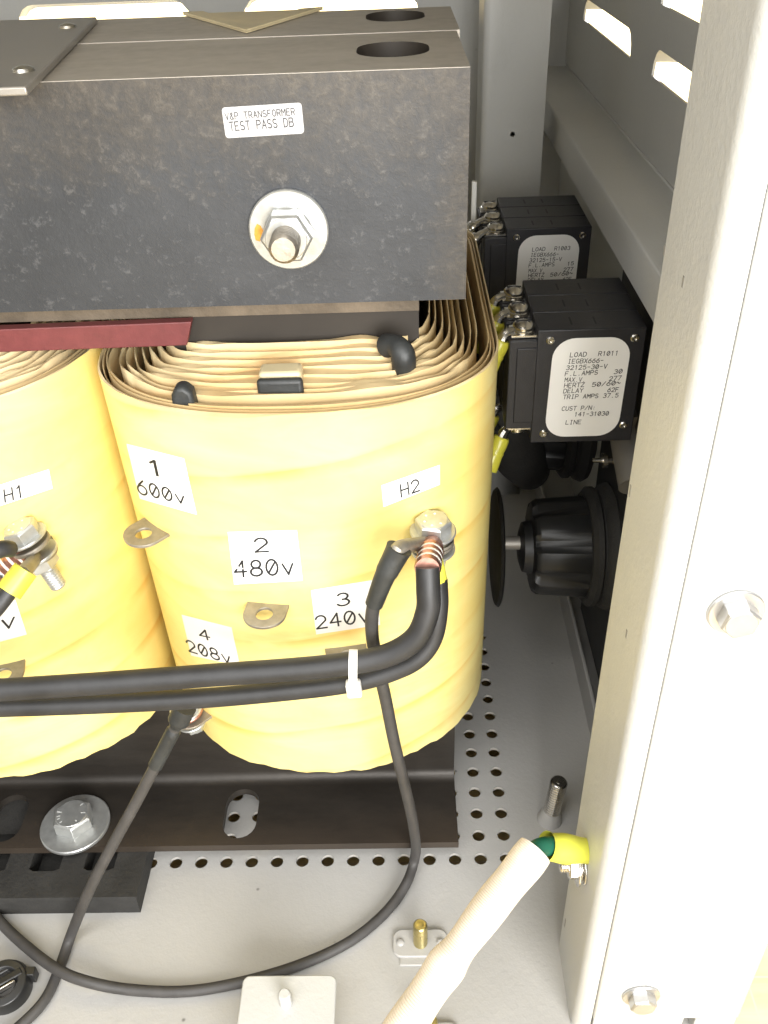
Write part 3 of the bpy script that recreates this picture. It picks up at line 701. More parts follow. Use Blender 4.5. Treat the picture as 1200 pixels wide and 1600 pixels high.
def coil_label(parent, c, quad, lines):
    mb = MB(); nu, nv = 14, 10
    vs = [c.hit(*bil(quad, i / nu, j / nv).xy, 0.015) for j in range(nv + 1) for i in range(nu + 1)]
    mb.add(vs, [(j * (nu + 1) + i, j * (nu + 1) + i + 1, (j + 1) * (nu + 1) + i + 1, (j + 1) * (nu + 1) + i) for j in range(nv) for i in range(nu)])
    mb.mat(1)
    for t, q, wd in lines: write(mb, t, lambda u, v, k: c.hit(*bil(q, u, v).xy, 0.026 + 0.0001 * k), wd)
    return mb.to('label', ['label_white', 'ink'], parent)
coil_label(coilR, CR, [(198, 693), (288, 716), (308, 804), (219, 779)], [('1', [(229, 717), (253, 722), (258, 745), (234, 740)], .78), ('600v', [(212, 748), (287, 769), (290, 787), (218, 771)], .72)])
coil_label(coilR, CR, [(356, 831), (464, 828), (473, 907), (366, 913)], [('2', [(397, 841), (417, 840), (419, 861), (399, 862)], .72), ('480v', [(366, 877), (457, 872), (460, 896), (368, 901)], .72)])
coil_label(coilR, CR, [(486, 922), (588, 905), (594, 976), (494, 991)], [('3', [(525, 928), (544, 925), (546, 944), (527, 947)], .72), ('240v', [(492, 963), (575, 950), (578, 970), (495, 982)], .72)])
coil_label(coilR, CR, [(284, 960), (362, 980), (375, 1040), (299, 1024)], [('4', [(310, 982), (325, 985), (329, 1000), (314, 997)], .74), ('208v', [(290, 999), (358, 1020), (362, 1037), (296, 1017)], .74)])
coil_label(coilR, CR, [(596, 758), (687, 726), (687, 757), (599, 792)], [('H2', [(625, 757), (653, 748), (655, 766), (627, 776)], .78)])
coil_label(coilL, CL, [(-25, 765), (76, 733), (82, 763), (-22, 798)], [('H1', [(6, 765), (35, 757), (38, 775), (8, 784)], .78)])
coil_label(coilL, CL, [(-70, 955), (24, 937), (42, 991), (-64, 1020)], [('v', [(2, 962), (22, 957), (24, 977), (4, 984)], .74)])
def tap(parent, c, px, py, scale=0.9, tilt=0.02, drop=False):
    """tab with a hole standing out from the wrap; its hole centre is seen at px, py"""
    p = c.hit(px, py - 12); n = c.nrm(p.x, p.z); u = Vector((0, 0, 1)).cross(n).normalized(); f = (n + Vector((0, 0, -tilt))).normalized(); up = u.cross(f).normalized()
    if up.z < 0: up = -up
    cen = p + f * 0.72 * scale
    R1, R0, w = 1.05 * scale, 0.42 * scale, 1.05 * scale
    mb = MB(); fn = lambda a, b, t: cen + u * a + f * b - up * t
    outer = [(w, -1.2)] + [(R1 * math.cos(a), R1 * 0.9 * math.sin(a)) for a in [k * math.pi / 20 for k in range(21)]] + [(-w, -1.2)]
    outer = [(a, b) for a, b in outer]
    H = circle(0, 0, R0, 40); vs = []; fs = []
    O = []
    for k in range(40):
        a = 2 * math.pi * k / 40; dx, dy = math.cos(a), math.sin(a)
        if dy >= 0: r = 1 / math.sqrt((dx / R1) ** 2 + (dy / (R1 * 0.9)) ** 2)
        else: r = min(w / max(abs(dx), 1e-6), 1.2 / max(-dy, 1e-6))
        O.append((dx * r, dy * r))
    T = 0.16 * scale
    vs = [fn(*q, 0) for q in O] + [fn(*q, 0) for q in H] + [fn(*q, T) for q in H] + [fn(*q, T) for q in O]
    for k in range(40):
        j = (k + 1) % 40
        fs += [(k, j, 40 + j, 40 + k), (40 + k, 40 + j, 80 + j, 80 + k), (80 + k, 80 + j, 120 + j, 120 + k), (120 + k, 120 + j, j, k)]
    mb.add(vs, fs); o = mb.to('tap_lug', 'tinned', parent, 0.02)
    mb = MB()
    return cen, f, up, u
tap(coilR, CR, 243, 834); tap(coilR, CR, 419, 955); tap(coilR, CR, 540, 1022)
t4 = tap(coilR, CR, 312, 1116, 0.95); tH2 = tap(coilR, CR, 664, 846); tH1 = tap(coilL, CL, 48, 862); tap(coilL, CL, 6, 1050)
# terminal bolts through the taps (part of the transformer)
def terminal_bolt(parent, c, ax, rc=0.78, rw=0.98, tail=0.0, gap=0.62):
    ax = Vector(ax).normalized(); mb = MB(); o = Vector(c) + ax * gap
    mb.hexhead(o + ax * 0.13, ax, rc, 0.55, 0.35)
    mb.mat(1)
    for k in range(5):
        a = 0.6 + k * 1.05; u = ax.orthogonal().normalized(); w = ax.cross(u); q = o + ax * 0.72 + (u * math.cos(a) + w * math.sin(a)) * rc * 0.5
        mb.lathe(q, ax, [(0.07, -0.03), (0.05, 0.008)], 6)
    b = mb.to('terminal_bolt', ['zinc', 'mark_white'], parent, 0.04)
    mb = MB(); mb.ring(o, ax, 0.2, rw, 0.14); mb.ring(o - ax * 0.95, ax, 0.2, rw * 1.0, 0.13); mb.ring(o - ax * 1.1, ax, 0.2, rw * 0.8, 0.15); mb.to('washer', 'zinc', b)
    mb = MB(); mb.hexhead(o - ax * 1.1, -ax, rc * 0.92, 0.5, 0.2); mb.thread(o - ax * 1.2, -ax, 0.38, 0, 0.5 + tail, 0.13); mb.to('nut', 'zinc', b)
axH2 = (0.03, -0.06, 1.0); axH1 = (-0.28, 0.0, 1.0); ax4 = (-0.12, -0.15, 1.0)
terminal_bolt(coilR, tH2[0], axH2, gap=0.55); terminal_bolt(coilL, tH1[0], axH1, tail=1.1, gap=0.75); terminal_bolt(coilR, t4[0], ax4, 0.66, 0.85, 0.12, 0.45)
# taped winding leads that come up over the rim
def lead(pts, r, mat, name='coil_lead', flat=None):
    mb = MB(); mb.tube(pts, r, 16, 6); o = mb.to(name, mat, coilR); return o
def zpt(px, py, z): return onZ(px, py, z)
def rnd(t, r): return r * min(1.0, math.sqrt(max(0.02, 1 - (1 - min(1, t / 0.14)) ** 2)))
mb = MB(); a = onZ(286, 592, 29.9); mb.prism([(a.x + x, a.y + 0.05, 27.9 + z) for x, z in [(-.46, 0), (.36, 0), (.47, 1.1), (.42, 1.7), (.15, 1.98), (-.2, 1.95), (-.42, 1.6), (-.47, .8)]], (0, -0.75, 0)); mb.to('coil_lead', 'shrink_black', coilR, 0.2, 4)
lead([zpt(601, 541, 29.9), zpt(606, 540, 30.0), zpt(618, 540, 30.15), zpt(628, 550, 30.05), zpt(631, 566, 29.6), zpt(631, 582, 29.0), zpt(631, 596, 28.2)], lambda t: rnd(t, 0.48) * (1 + .06 * math.sin(11 * t + 1)), 'shrink_black')
mb = MB(); a = onZ(438, 578, 29.9)
mb.box(a.x - 0.85, a.x + 0.85, a.y - 0.35, a.y + 0.6, 28.0, 29.95); mb.mat(1); mb.box(a.x - 0.90, a.x + 0.92, a.y - 0.72, a.y - 0.34, 27.9, 29.8)
mb.to('coil_lead', ['tan_film', 'shrink_black'], coilR, 0.16, 3)
mb = MB(); a = onZ(395, 562, 29.3); mb.box(a.x - 1.0, a.x + 0.6, a.y - 0.2, a.y + 0.2, 28.3, 29.4); mb.to('coil_lead', 'tan_film', coilR, 0.1)

# ------------------------------------------------------------------ lower angle: flange forward on the pad, web up behind the coils
ZF, YV, YE, XRL, TH = 1.9, 34.35, 29.75, 2.46, 0.5
mb = MB(); fL = lambda u, v, w: Vector((u, v, ZF - w))
def sl(cx, cy, w, h): return rrect(cx, cy, w, h, w / 2 - 0.01, 8)
YI = YV - 0.6
mb.cell(fL, XL, -26, YE, YI, None, TH); mb.cell(fL, -26, -21.2, YE, YI, sl(-23.45, 31.75, 1.9, 3.2), TH, 36)
mb.cell(fL, -21.2, -12.5, YE, YI, None, TH); mb.cell(fL, -12.5, -7.5, YE, YI, sl(-9.92, 31.85, 1.9, 3.3), TH, 36); mb.cell(fL, -7.5, XRL, YE, YI, None, TH)
pr = [(YI + 0.6 * math.sin(a), ZF + 0.6 - 0.6 * math.cos(a)) for a in [k * math.pi / 16 for k in range(9)]] + [(YV, 8.9)]
mb.add([(x, y, z) for y, z in pr for x in (XL, XRL)], [(2 * i, 2 * i + 1, 2 * i + 3, 2 * i + 2) for i in range(len(pr) - 1)])
bk = [(YV + TH, 8.9), (YV + TH, ZF - TH), (YI, ZF - TH)]; full = pr + bk
for i in range(len(pr) - 1, len(full) - 1):
    (y0, z0), (y1, z1) = full[i], full[i + 1]; mb.add([(XL, y0, z0), (XRL, y0, z0), (XRL, y1, z1), (XL, y1, z1)], [(0, 1, 2, 3)])
mb.add([(XRL, y, z) for y, z in full], [tuple(range(len(full)))])
mb.add([(XRL, YE, ZF), (XRL, YI, ZF), (XRL, YI, ZF - TH), (XRL, YE, ZF - TH)], [(0, 1, 2, 3)])
mb.add([(XL, YE, ZF), (XRL, YE, ZF), (XRL, YE, ZF - TH), (XL, YE, ZF - TH)], [(0, 1, 2, 3)])
foot = mb.to('lower_clamp', 'channel_steel', tr, ang=50)
mb = MB(); mb.box(XL, XRL, 49.3, 49.8, ZF + .01, 8.9); mb.box(XL, XRL, 49.3, 54.3, ZF - TH, ZF); mb.to('lower_clamp', 'channel_steel', tr)
p = onZ(118, 1288, ZF + 0.1)
mb = MB(); ax = Vector((0, 0, 1)); ph = Vector((p.x, p.y, ZF + 0.26)); mb.hexhead(ph, ax, 1.14, 0.85, 0.25)
mb.mat(1)
for a, r0, r1 in [(0.0, .55, .82), (0.9, .6, .8), (3.05, .55, .84), (3.45, .6, .8), (3.7, .62, .8), (4.1, .65, .8), (5.4, .6, .72)]:
    d = Vector((math.cos(a), math.sin(a), 0)); n_ = Vector((-d.y, d.x, 0)) * 0.035; q0 = ph + ax * 0.91 + d * r0; q1 = ph + ax * 0.91 + d * r1
    mb.add([q0 - n_, q1 - n_, q1 + n_, q0 + n_], [(0, 1, 2, 3)])
fb = mb.to('foot_bolt', ['zinc', 'mark_white'], foot, 0.05)
mb = MB(); mb.ring((p.x, p.y, ZF), ax, 0.4, 1.95, 0.26, 56); mb.to('washer', 'zinc', fb)

# =================================================================== rubber pad under the front angle
mb = MB(); xr_ = onZ(221, 1420, 0).x; xr_ = -15.0; y0, y1 = 27.05, 33.5
tilt = lambda p: p
fPd = lambda u, v, w: Vector((u, v, 1.37 - w))
pit = 3.05; xs = xr_ - 1.35
mb.cell(fPd, XL, XL + 1, y0, y1)
n_ = 9
mb.cell(fPd, xs, xr_, y0, y1); mb.cell(fPd, XL, xs - n_ * pit, y0, y1)
for i in range(n_):
    a = xs - (i + 1) * pit
    mb.cell(fPd, a, a + pit, y0, 28.4); mb.cell(fPd, a, a + pit, 31.4, y1)
    mb.cell(fPd, a, a + pit, 28.4, 31.4, rrect(a + pit * 0.62, 29.85, 1.7, 2.4, 0.12, 2), 1.2, 28, back=False)
    mb.add([(a + .3, 28.5, .17), (a + pit - .1, 28.5, .17), (a + pit - .1, 31.3, .17), (a + .3, 31.3, .17)], [(0, 1, 2, 3)])
mb.add([(XL, y0, 1.37), (xr_, y0, 1.37), (xr_, y0 - 0.1, 1.15), (XL, y0 - 0.1, 1.15)], [(0, 1, 2, 3)])
mb.add([(XL, y0 - .1, 1.15), (xr_, y0 - .1, 1.15), (xr_, y0 - 0.1, 0.015), (XL, y0 - 0.1, 0.015)], [(0, 1, 2, 3)])
mb.add([(xr_, y0, 1.37), (xr_, y1, 1.37), (xr_, y1, 0.015), (xr_, y0 - .1, 0.015), (xr_, y0 - .1, 1.15)], [(0, 1, 2, 3, 4)])
tag(mb.to('rubber_pad', 'rubber_black', weld=True), 'black rubber isolation pad with square recesses under the steel angle', 'rubber pad')

# =================================================================== cables
# two thick black cables tied together across the coils
cH2 = tH2[0]
def thick(pts, r, name='cable'):
    mb = MB(); mb.tube(pts, r, 20, 10); return mb
c1 = [onY(668, 885, 26.6), onY(669, 920, 26.2), onY(668, 955, 25.9), onY(650, 996, 25.6), onY(610, 1022, 25.5), onY(555, 1035, 25.5), onY(470, 1045, 25.5), onY(330, 1055, 25.5), onY(170, 1067, 25.4), onY(0, 1078, 25.3), onY(-140, 1086, 25.2)]
ca = thing('power_cable', 'thicker upper black power cable ending in a red banded copper lug', 'cable', (c1[-1].x, 25.3, c1[-1].z), 'thick black cables across the coils')
mb = thick(c1, 0.47); mb.to('cable', 'cable_black', ca)
# copper crimp barrel with bands + flat palm under the bolt head
q0 = c1[0] + Vector((0, 0, -0.1)); q1 = cH2 + Vector((0.05, -0.15, 0.30)); dv = (q1 - q0)
mb = MB(); L = dv.length; axb = dv.normalized()
pr = [(0.475, -0.12)]
for k in range(4): h = L * (0.02 + 0.16 * k); pr += [(0.50, h), (0.53, h + 0.10), (0.47, h + 0.2), (0.46, h + .26)]
pr += [(0.46, L * 0.72), (0.30, L * 0.85)]
mb.lathe(q0, axb, pr, 22); mb.to('crimp_barrel', 'copper', ca)
mb = MB(); 
for k in range(3): h = L * (0.02 + 0.16 * k) + 0.24; mb.lathe(q0, axb, [(0.46, h - .04), (0.515, h), (0.515, h + .14), (0.46, h + .18)], 22)
mb.to('band', 'nylon_white', ca)
mb = MB(); mb.ring(cH2 + Vector(axH2).normalized() * 0.30, axH2, 0.25, 0.92, 0.2); mb.to('lug', 'bright_steel', ca)
c2 = [onY(683, 905, 27.5), onY(684, 950, 26.9), onY(675, 998, 26.5), onY(650, 1030, 26.2), onY(606, 1051, 26.05), onY(550, 1066, 25.95), onY(470, 1077, 25.95), onY(330, 1090, 25.95), onY(170, 1099, 25.9), onY(0, 1105, 25.8), onY(-140, 1108, 25.7)]
cb = thing('power_cable', 'thinner lower black power cable beneath the red banded one', 'cable', (c2[-1].x, 25.8, c2[-1].z), 'thick black cables across the coils')
mb = thick(c2, 0.42); mb.to('cable', 'cable_black', cb)
mb = MB(); mb.tube([c2[0] + Vector((0, -.05, -.3)), c2[0] + Vector((-.12, .3, 0.7)), cH2 + Vector((0.1, 0.35, -.45))], lambda t: 0.45 - 0.14 * t, 16, 5); mb.to('crimp_sleeve', 'crimp_yellow', cb)
# cable tie round both
m1 = onY(552, 1036, 25.5); m2 = onY(553, 1069, 26.1); mid = (m1 + m2) / 2; up_ = (m1 - m2).normalized(); ou = Vector((1, 0, -0.05)); fr = up_.cross(ou).normalized()
if fr.y > 0: fr = -fr
rr = (m1 - m2).length / 2 + 0.52; loop = []
for k in range(29):
    a = 2 * math.pi * k / 28; loop.append(mid + up_ * (rr * math.copysign(abs(math.sin(a)) ** 0.75, math.sin(a))) + fr * (0.56 * math.copysign(abs(math.cos(a)) ** 0.6, math.cos(a))))
mb = MB(); hw = 0.17; vs = []
for q in loop[:-1]:
    n_ = (q - mid).normalized()
    vs += [q - ou * hw, q + ou * hw, q + ou * hw + n_ * 0.06, q - ou * hw + n_ * 0.06]
mb.add(vs, [(4 * k + a, 4 * k + (a + 1) % 4, 4 * ((k + 1) % 28) + (a + 1) % 4, 4 * ((k + 1) % 28) + a) for k in range(28) for a in range(4)])
hq = onY(553, 1076, 25.2); tie = thing('cable_tie', 'white nylon tie clasping the two thick black cables', 'cable tie', mid)
mb.to('strap', 'nylon_white', tie)
mb = MB(); mb.box(-0.30, 0.30, -0.22, 0.22, -0.36, 0.38, Matrix.Translation(hq) @ Matrix.Rotation(R_(-4), 4, 'Y')); mb.to('head', 'nylon_white', tie, 0.08)
# thin lead from the H2 bolt down and round on the floor
rw_ = 0.275
pA = [onY(618, 868, 26.9), onY(600, 903, 26.7), onY(584, 945, 26.7), onY(581, 985, 26.9), onY(588, 1030, 27.1), onY(602, 1090, 27.2), onY(616, 1160, 27.3), onY(633, 1230, 27.4), onY(646, 1290, 27.5)]
z_ = 0.32
fA = [onZ(649, 1335, 1.6), onZ(634, 1382, z_ + .3), onZ(600, 1428, z_), onZ(545, 1472, z_), onZ(470, 1507, z_), onZ(380, 1534, z_), onZ(290, 1549, z_), onZ(200, 1546, z_ + .1), onZ(130, 1532, z_ + .6), onZ(85, 1512, z_ + .62), onZ(40, 1478, z_ + .3), onZ(0, 1440, z_ + .2), onZ(-60, 1370, z_ + .2)]
la = thing('lead_wire', 'thin black lead from the H2 bolt looping down over the floor', 'wire', (fA[4].x, fA[4].y, 0), 'thin black leads')
mb = MB(); mb.tube(pA + fA, rw_, 16, 10); mb.to('wire', 'wire_grey_black', la)
mb = MB(); d0 = (pA[0] - pA[1]).normalized(); mb.tube([pA[0] + d0 * 0.35, pA[0], pA[1], pA[2] + (pA[1] - pA[2]) * 0.03], lambda t: 0.52 - 0.13 * t - (0.03 if t > .6 else 0), 18, 8); mb.to('heat_shrink', 'shrink_black', la)
mb = MB(); e0 = pA[0] + d0 * 0.2; e1 = cH2 + Vector(axH2).normalized() * 0.1; mb.tube([pA[0] - d0 * .3, pA[0] + d0 * .35, e0.lerp(e1, 0.6), e0.lerp(e1, 0.85)], lambda t: 0.30 + 0.0 * t, 14, 5); mb.ring(e1, axH2, 0.25, 0.9, 0.17); mb.to('lug', 'tinned', la)
# thin lead from tap 4
pB = [onY(288, 1108, 27.0), onY(271, 1142, 26.8), onY(243, 1196, 26.6), onY(212, 1255, 26.2), onY(175, 1322, 25.6), onY(140, 1390, 25.0)]
fB = [onZ(112, 1458, 0.9), onZ(92, 1515, z_), onZ(70, 1562, z_), onZ(30, 1604, z_), onZ(-30, 1650, z_)]
lb = thing('lead_wire', 'thin black lead from tap 4 running down over the rubber pad', 'wire', (fB[1].x, fB[1].y, 0), 'thin black leads')
mb = MB(); mb.tube(pB + fB, rw_, 16, 10); mb.to('wire', 'wire_grey_black', lb)
mb = MB(); mb.tube([pB[0] + (pB[0] - pB[1]) * 0.1, pB[0].lerp(pB[1], .5), pB[1], pB[2]], lambda t: 0.50 if t < 0.35 else 0.5 - 0.28 * min(1, (t - .35) / .3) if t < .65 else 0.34, 18, 8); mb.to('heat_shrink', 'shrink_black', lb)
mb = MB(); e0 = pB[0]; e1 = t4[0] + Vector((0, 0, 0.2)); mb.tube([e0, e0.lerp(e1, 0.5), e0.lerp(e1, 0.85)], lambda t: 0.42 - 0.15 * t, 14, 4); mb.ring(e1, ax4, 0.25, 0.82, 0.2); mb.to('lug', 'copper', lb)
# cables that leave the H1 terminal towards the left edge
h1 = tH1[0]
lc = thing('power_cable', 'black cable with red banded copper lug bolted at H1', 'cable', onY(-20, 930, 26), 'thick black cables across the coils')
k0 = onY(4, 895, h1.y - 0.9); k1 = onY(-28, 945, h1.y - 1.6); mb = MB(); mb.tube([k0 + (k0 - k1) * .05, k0.lerp(k1, .5), k1, onY(-120, 1050, 25.4)], 0.5, 18, 8); mb.to('cable', 'cable_black', lc)
ab = (h1 + Vector((0, 0, .35)) - k0); Lb = ab.length; mb = MB(); o_ = k0 - ab.normalized() * 0.25
pr = []
for k in range(5): h = 0.32 * k; pr += [(0.48, h), (0.53, h + 0.1), (0.46, h + 0.2), (0.45, h + .24)]
pr += [(0.44, 1.7), (0.3, 2.0)]; mb.lathe(o_, ab, pr, 22); mb.to('crimp_barrel', 'copper', lc)
mb = MB()
for k in range(4): h = 0.32 * k + 0.2; mb.lathe(o_, ab, [(0.46, h), (0.50, h + .03), (0.50, h + .1), (0.46, h + .13)], 22)
mb.to('band', 'nylon_white', lc)
mb = MB(); mb.ring(h1 + Vector(axH1).normalized() * 0.32, axH1, 0.25, 0.92, 0.2); mb.to('lug', 'tinned', lc)
ld = thing('lead_wire', 'black lead with yellow crimp sleeve leaving the H1 bolt', 'wire', onY(0, 940, 26.8))
s0 = onY(40, 890, 27.6); s1 = onY(14, 925, 26.9); mb = MB(); mb.tube([s0, s0.lerp(s1, .5), s1], lambda t: 0.50 + 0.02 * t, 18, 5); mb.to('crimp_sleeve', 'crimp_yellow', ld)
mb = MB(); mb.tube([s0.lerp(s1, .78), s1, onY(-12, 958, 26.4), onY(-70, 1020, 26)], 0.33, 14, 6); mb.to('wire', 'cable_black', ld)
mb = MB(); mb.tube([s0.lerp(s1, .2), h1 + Vector((0, 0, -.3))], 0.3, 12, 4); mb.to('lug', 'tinned', ld)
le = thing('lead_wire', 'short black lead behind the H1 bolt head at the left edge', 'wire', onY(-10, 862, 26.9))
mb = MB(); mb.tube([onY(16, 858, 27.2), onY(2, 858, 26.8), onY(-30, 870, 26.4), onY(-80, 900, 26.2)], 0.33, 14, 6); mb.to('wire', 'cable_black', le)

# ------------------------------------------------------------------ grounding cable in a woven sleeve
gc = thing('grounding_cable', 'cream woven sleeve over a green ground wire bolted to the corner post', 'cable', (0, 21, 0))
dN = (NUT - CAM).dot(Vector((EX[2], EY[2], EZ[2])))
d1 = dN - 0.7
s = [far(836, 1329, d1 - 1.2), far(812, 1360, d1 - 1.6), far(776, 1404, d1 - 2.4), far(735, 1458, d1 - 3.4), far(700, 1505, d1 - 4.2), far(665, 1555, d1 - 5.0), far(630, 1610, d1 - 6.0), far(580, 1690, d1 - 7.2)]
def rs(t): return 0.74 - 0.08 * t + 0.05 * math.sin(9 * t + 0.4) * (0.4 + t) + 0.025 * math.sin(23 * t) + (0.09 * math.exp(-((t - 0.58) / .05) ** 2))
mb = MB(); mb.tube(s, rs, 26, 12, cap=False); mb.tube(s, lambda t: rs(t) - 0.08, 26, 12, cap=False); mb.to('sleeve', 'sleeve_woven', gc)
g0 = far(862, 1322, d1 - 0.7); g1 = far(905, 1325, d1 + 0.1)
mb = MB(); mb.tube([s[1], s[0], g0, g1], 0.40, 14, 6); mb.to('wire', 'wire_green', gc)
mb = MB(); mb.tube([far(853, 1322, d1 - 0.7), far(864, 1324, d1 - 0.55), far(882, 1326, d1 - .3), far(902, 1328, d1 - .1), far(922, 1330, d1 + .1)], lambda t: (0.63 - 0.04 * math.sin(9 * t)) * (1.0 - .10 * t), 18, 6, cap=False); mb.to('crimp_sleeve', 'crimp_yellow', gc)
mb = MB(); mb.ring((XP - 0.285, NUT.y, NUT.z + 0.02), (-1, 0, 0), 0.3, 0.9, 0.1); mb.to('lug', 'bright_steel', gc)

# =================================================================== circuit breakers
LINES = [('LOAD', (560, 550), (662, 545)), ('R1011', (738, 542), (860, 538)), ('IEGBX666-', (548, 590), (768, 583)), ('32125-30-V', (537, 630), (790, 620)), ('F.L.AMPS', (530, 668), (732, 658)), ('30', (835, 655), (885, 650)),
         ('MAX.V.', (528, 705), (655, 703)), ('277', (805, 698), (878, 692)), ('HERTZ', (525, 740), (648, 735)), ('50/60~', (698, 735), (872, 722)), ('DELAY', (520, 775), (640, 770)), ('62F', (795, 768), (862, 765)),
         ('TRIP AMPS 37.5', (518, 812), (860, 800)), ('CUST P/N:', (510, 885), (718, 877)), ('141-31030', (588, 920), (800, 913)), ('LINE', (533, 970), (628, 967))]
BX0, BX1, BZ0, BZ1, BY = 6.15, 11.05, 22.65, 28.6, 37.9
SCR = onY(1, 1, 30)
def breaker(dx, dy, npole, label, subs, grp):
    t = thing('circuit_breaker', label, 'circuit breaker', (8.6 + dx, BY + dy, BZ0), grp)
    P = 2.05; D = Vector((dx, dy, 0))
    for k in range(npole):
        y0 = BY + dy + k * P
        mb = MB(); mb.box(BX0 + dx, BX1 + dx, y0, y0 + P - 0.06, BZ0, BZ1)
        mb.box(BX0 - 1.25 + dx, BX0 + 0.1 + dx, y0 + 0.12, y0 + P - 0.18, BZ0 + 0.75, BZ1 - 0.55); mb.box(BX0 - 0.9 + dx, BX0 + 0.05 + dx, y0 + 0.06, y0 + 0.16, BZ0 + 1.1, BZ1 - 0.9)
        pole = mb.to('pole', 'breaker_black', t, 0.09)
        mb = MB()
        for xx in (1.55, 2.65): mb.box(BX0 + dx + xx, BX0 + dx + xx + 0.09, y0 + 0.55, y0 + 1.35, BZ1 - 0.05, BZ1 + 0.008, Matrix.Translation((0, 0, 0)))
        mb.to('slot', 'ink', pole)
        for top in (True, False):
            zc = BZ1 - 0.45 if top else BZ0 + 0.62; sg = 1 if top else -1
            mb = MB(); mb.box(BX0 - 1.15 + dx, BX0 + 0.2 + dx, y0 + 0.35, y0 + P - 0.45, zc - 0.05, zc + 0.05); mb.to('terminal_plate', 'bright_steel', pole)
            mb = MB(); c = Vector((BX0 - 0.55 + dx, y0 + P / 2 - 0.05, zc + sg * 0.12)); mb.lathe(c, (0.05, -.05, sg), [(0.56, 0), (0.56, 0.05), (0.50, 0.08), (0.50, 0.2), (0.40, 0.33), (0.2, 0.40), (0.02, 0.42)], 24)
            mb.mat(1); mb.box(c.x - 0.36, c.x + 0.36, c.y - 0.045, c.y + 0.045, c.z + sg * 0.40 - 0.015, c.z + sg * 0.40 + 0.025); mb.to('terminal_screw', ['bright_steel', 'ink'], pole)
    # label
    y = BY + dy - 0.0
    mb = MB(); c = [onY(*q, BY) for q in ((868, 530), (980, 527), (976, 677), (861, 677))]
    cx, cz = 8.62, 25.58; w, h = 3.55, 5.2
    sh = lambda a, b: Vector((cx + a + 0.02 * b + dx, y - 0.005, cz + b))
    mb.prism([sh(a, b) for a, b in rrect(0, 0, w, h, 1.0, 8)], (0, -0.02, 0)); mb.mat(1)
    for tx, a, b in LINES:
        tx = subs.get(tx, tx)
        if tx == '': continue
        s0 = onY(750 + a[0] / 4, 420 + a[1] / 4, BY); s1 = onY(750 + b[0] / 4, 420 + b[1] / 4, BY); hgt = 0.215
        write(mb, tx, lambda u, v, k: s0.lerp(s1, u) + Vector((dx + 0.02 * v, dy - 0.032 - 0.00008 * k, hgt * v)), 0.9)
    mb.to('label', ['label_white', 'ink'], t)
    for q in ((860, 532), (992, 528), (849, 677), (974, 664)):
        r = onY(*q, BY); mb = MB(); mb.lathe((r.x + dx, BY + dy, r.z), (0, -1, 0), [(0.2, -0.02), (0.2, 0.05), (0.15, 0.1), (0.08, 0.1), (0.07, 0.04)], 18); mb.to('rivet', 'bright_steel', t)
    return t
breaker(0, 0, 3, 'nearer three pole black breaker with white R1011 load label', {}, 'circuit breakers')
breaker(0.02, 13.9, 3, 'farther three pole black breaker with shaded R1003 label, behind the front one', {'R1011': 'R1003', '32125-30-V': '32125-15-V', '30': '15', 'TRIP AMPS 37.5': 'TRIP AMPS'}, 'circuit breakers')
# leads with yellow crimp terminals
def crimp_lead(ring, ax, d, label, n=0, ln=1.75, drop=6.0, grp='crimped leads on the breakers', col='insulator_yellow'):
    t = thing('crimp_lead', label, 'wire', ring, grp); ring = Vector(ring); d = Vector(d).normalized()
    mb = MB(); mb.ring(ring, ax, 0.24, 0.55, 0.09, 24); sd = Vector((d.x, d.y, 0)).normalized() if abs(ax[2]) > .5 else d
    nk = ring + sd * 0.9 + Vector((0, 0, -0.1)); mb.tube([ring + sd * 0.45 + Vector((0, 0, .05)), nk, nk + d * 0.4], lambda q: 0.2 + .08 * q, 10, 4); mb.to('ring_terminal', 'bright_steel', t)
    a = nk + d * 0.25; b = a + d * ln; mb = MB(); mb.tube([a, a + d * 0.1, a.lerp(b, .3), a.lerp(b, .5), a.lerp(b, .62), b], lambda q: 0.40 + 0.05 * (q > .5) - 0.03 * math.cos(q * 9), 16, 4); mb.to('crimp_sleeve', col, t)
    if drop: mb = MB(); mb.tube([b - d * 0.3, b + d * 0.6, b + d * 1.2 + Vector((0, .4, -drop * .3)), b + Vector((0.4, 1.5, -drop * .7)), b + Vector((1.2, 3.0, -drop))], 0.24, 10, 5); mb.to('wire', 'cable_black', t)
xs_ = BX0 - 0.55
names = ['yellow sleeved lead on the top screw of the nearest breaker pole', 'yellow sleeved lead on the top screw of the middle breaker pole', 'yellow sleeved lead on the top screw of the rear breaker pole']
for k in range(3):
    y = BY + k * 2.05 + 0.97; crimp_lead((xs_, y, BZ1 - 0.40), (0, 0, 1), (-0.45, -0.12, -1), names[k])
crimp_lead((xs_, BY + 0.97, BZ0 + 0.50), (0, 0, -1), (-0.45, -0.35, -1), 'yellow sleeve hanging from the bottom screw of the nearest breaker pole', drop=0)
crimp_lead((xs_ - .1, BY + 3.0, BZ0 + 0.50), (0, 0, -1), (-0.50, -0.2, -1), 'yellow sleeve on the bottom screw of the middle breaker pole', drop=0)
for k, nm in enumerate(['bare ring lead on the front top screw of the farther breaker', 'bare ring lead on the rear top screw of the farther breaker']):
    crimp_lead((xs_, BY + 13.9 + k * 2.05 + 0.97, BZ1 - 0.40), (0, 0, 1), (-0.9, -0.3, -0.6), nm, ln=0.8, drop=0, col='bright_steel')

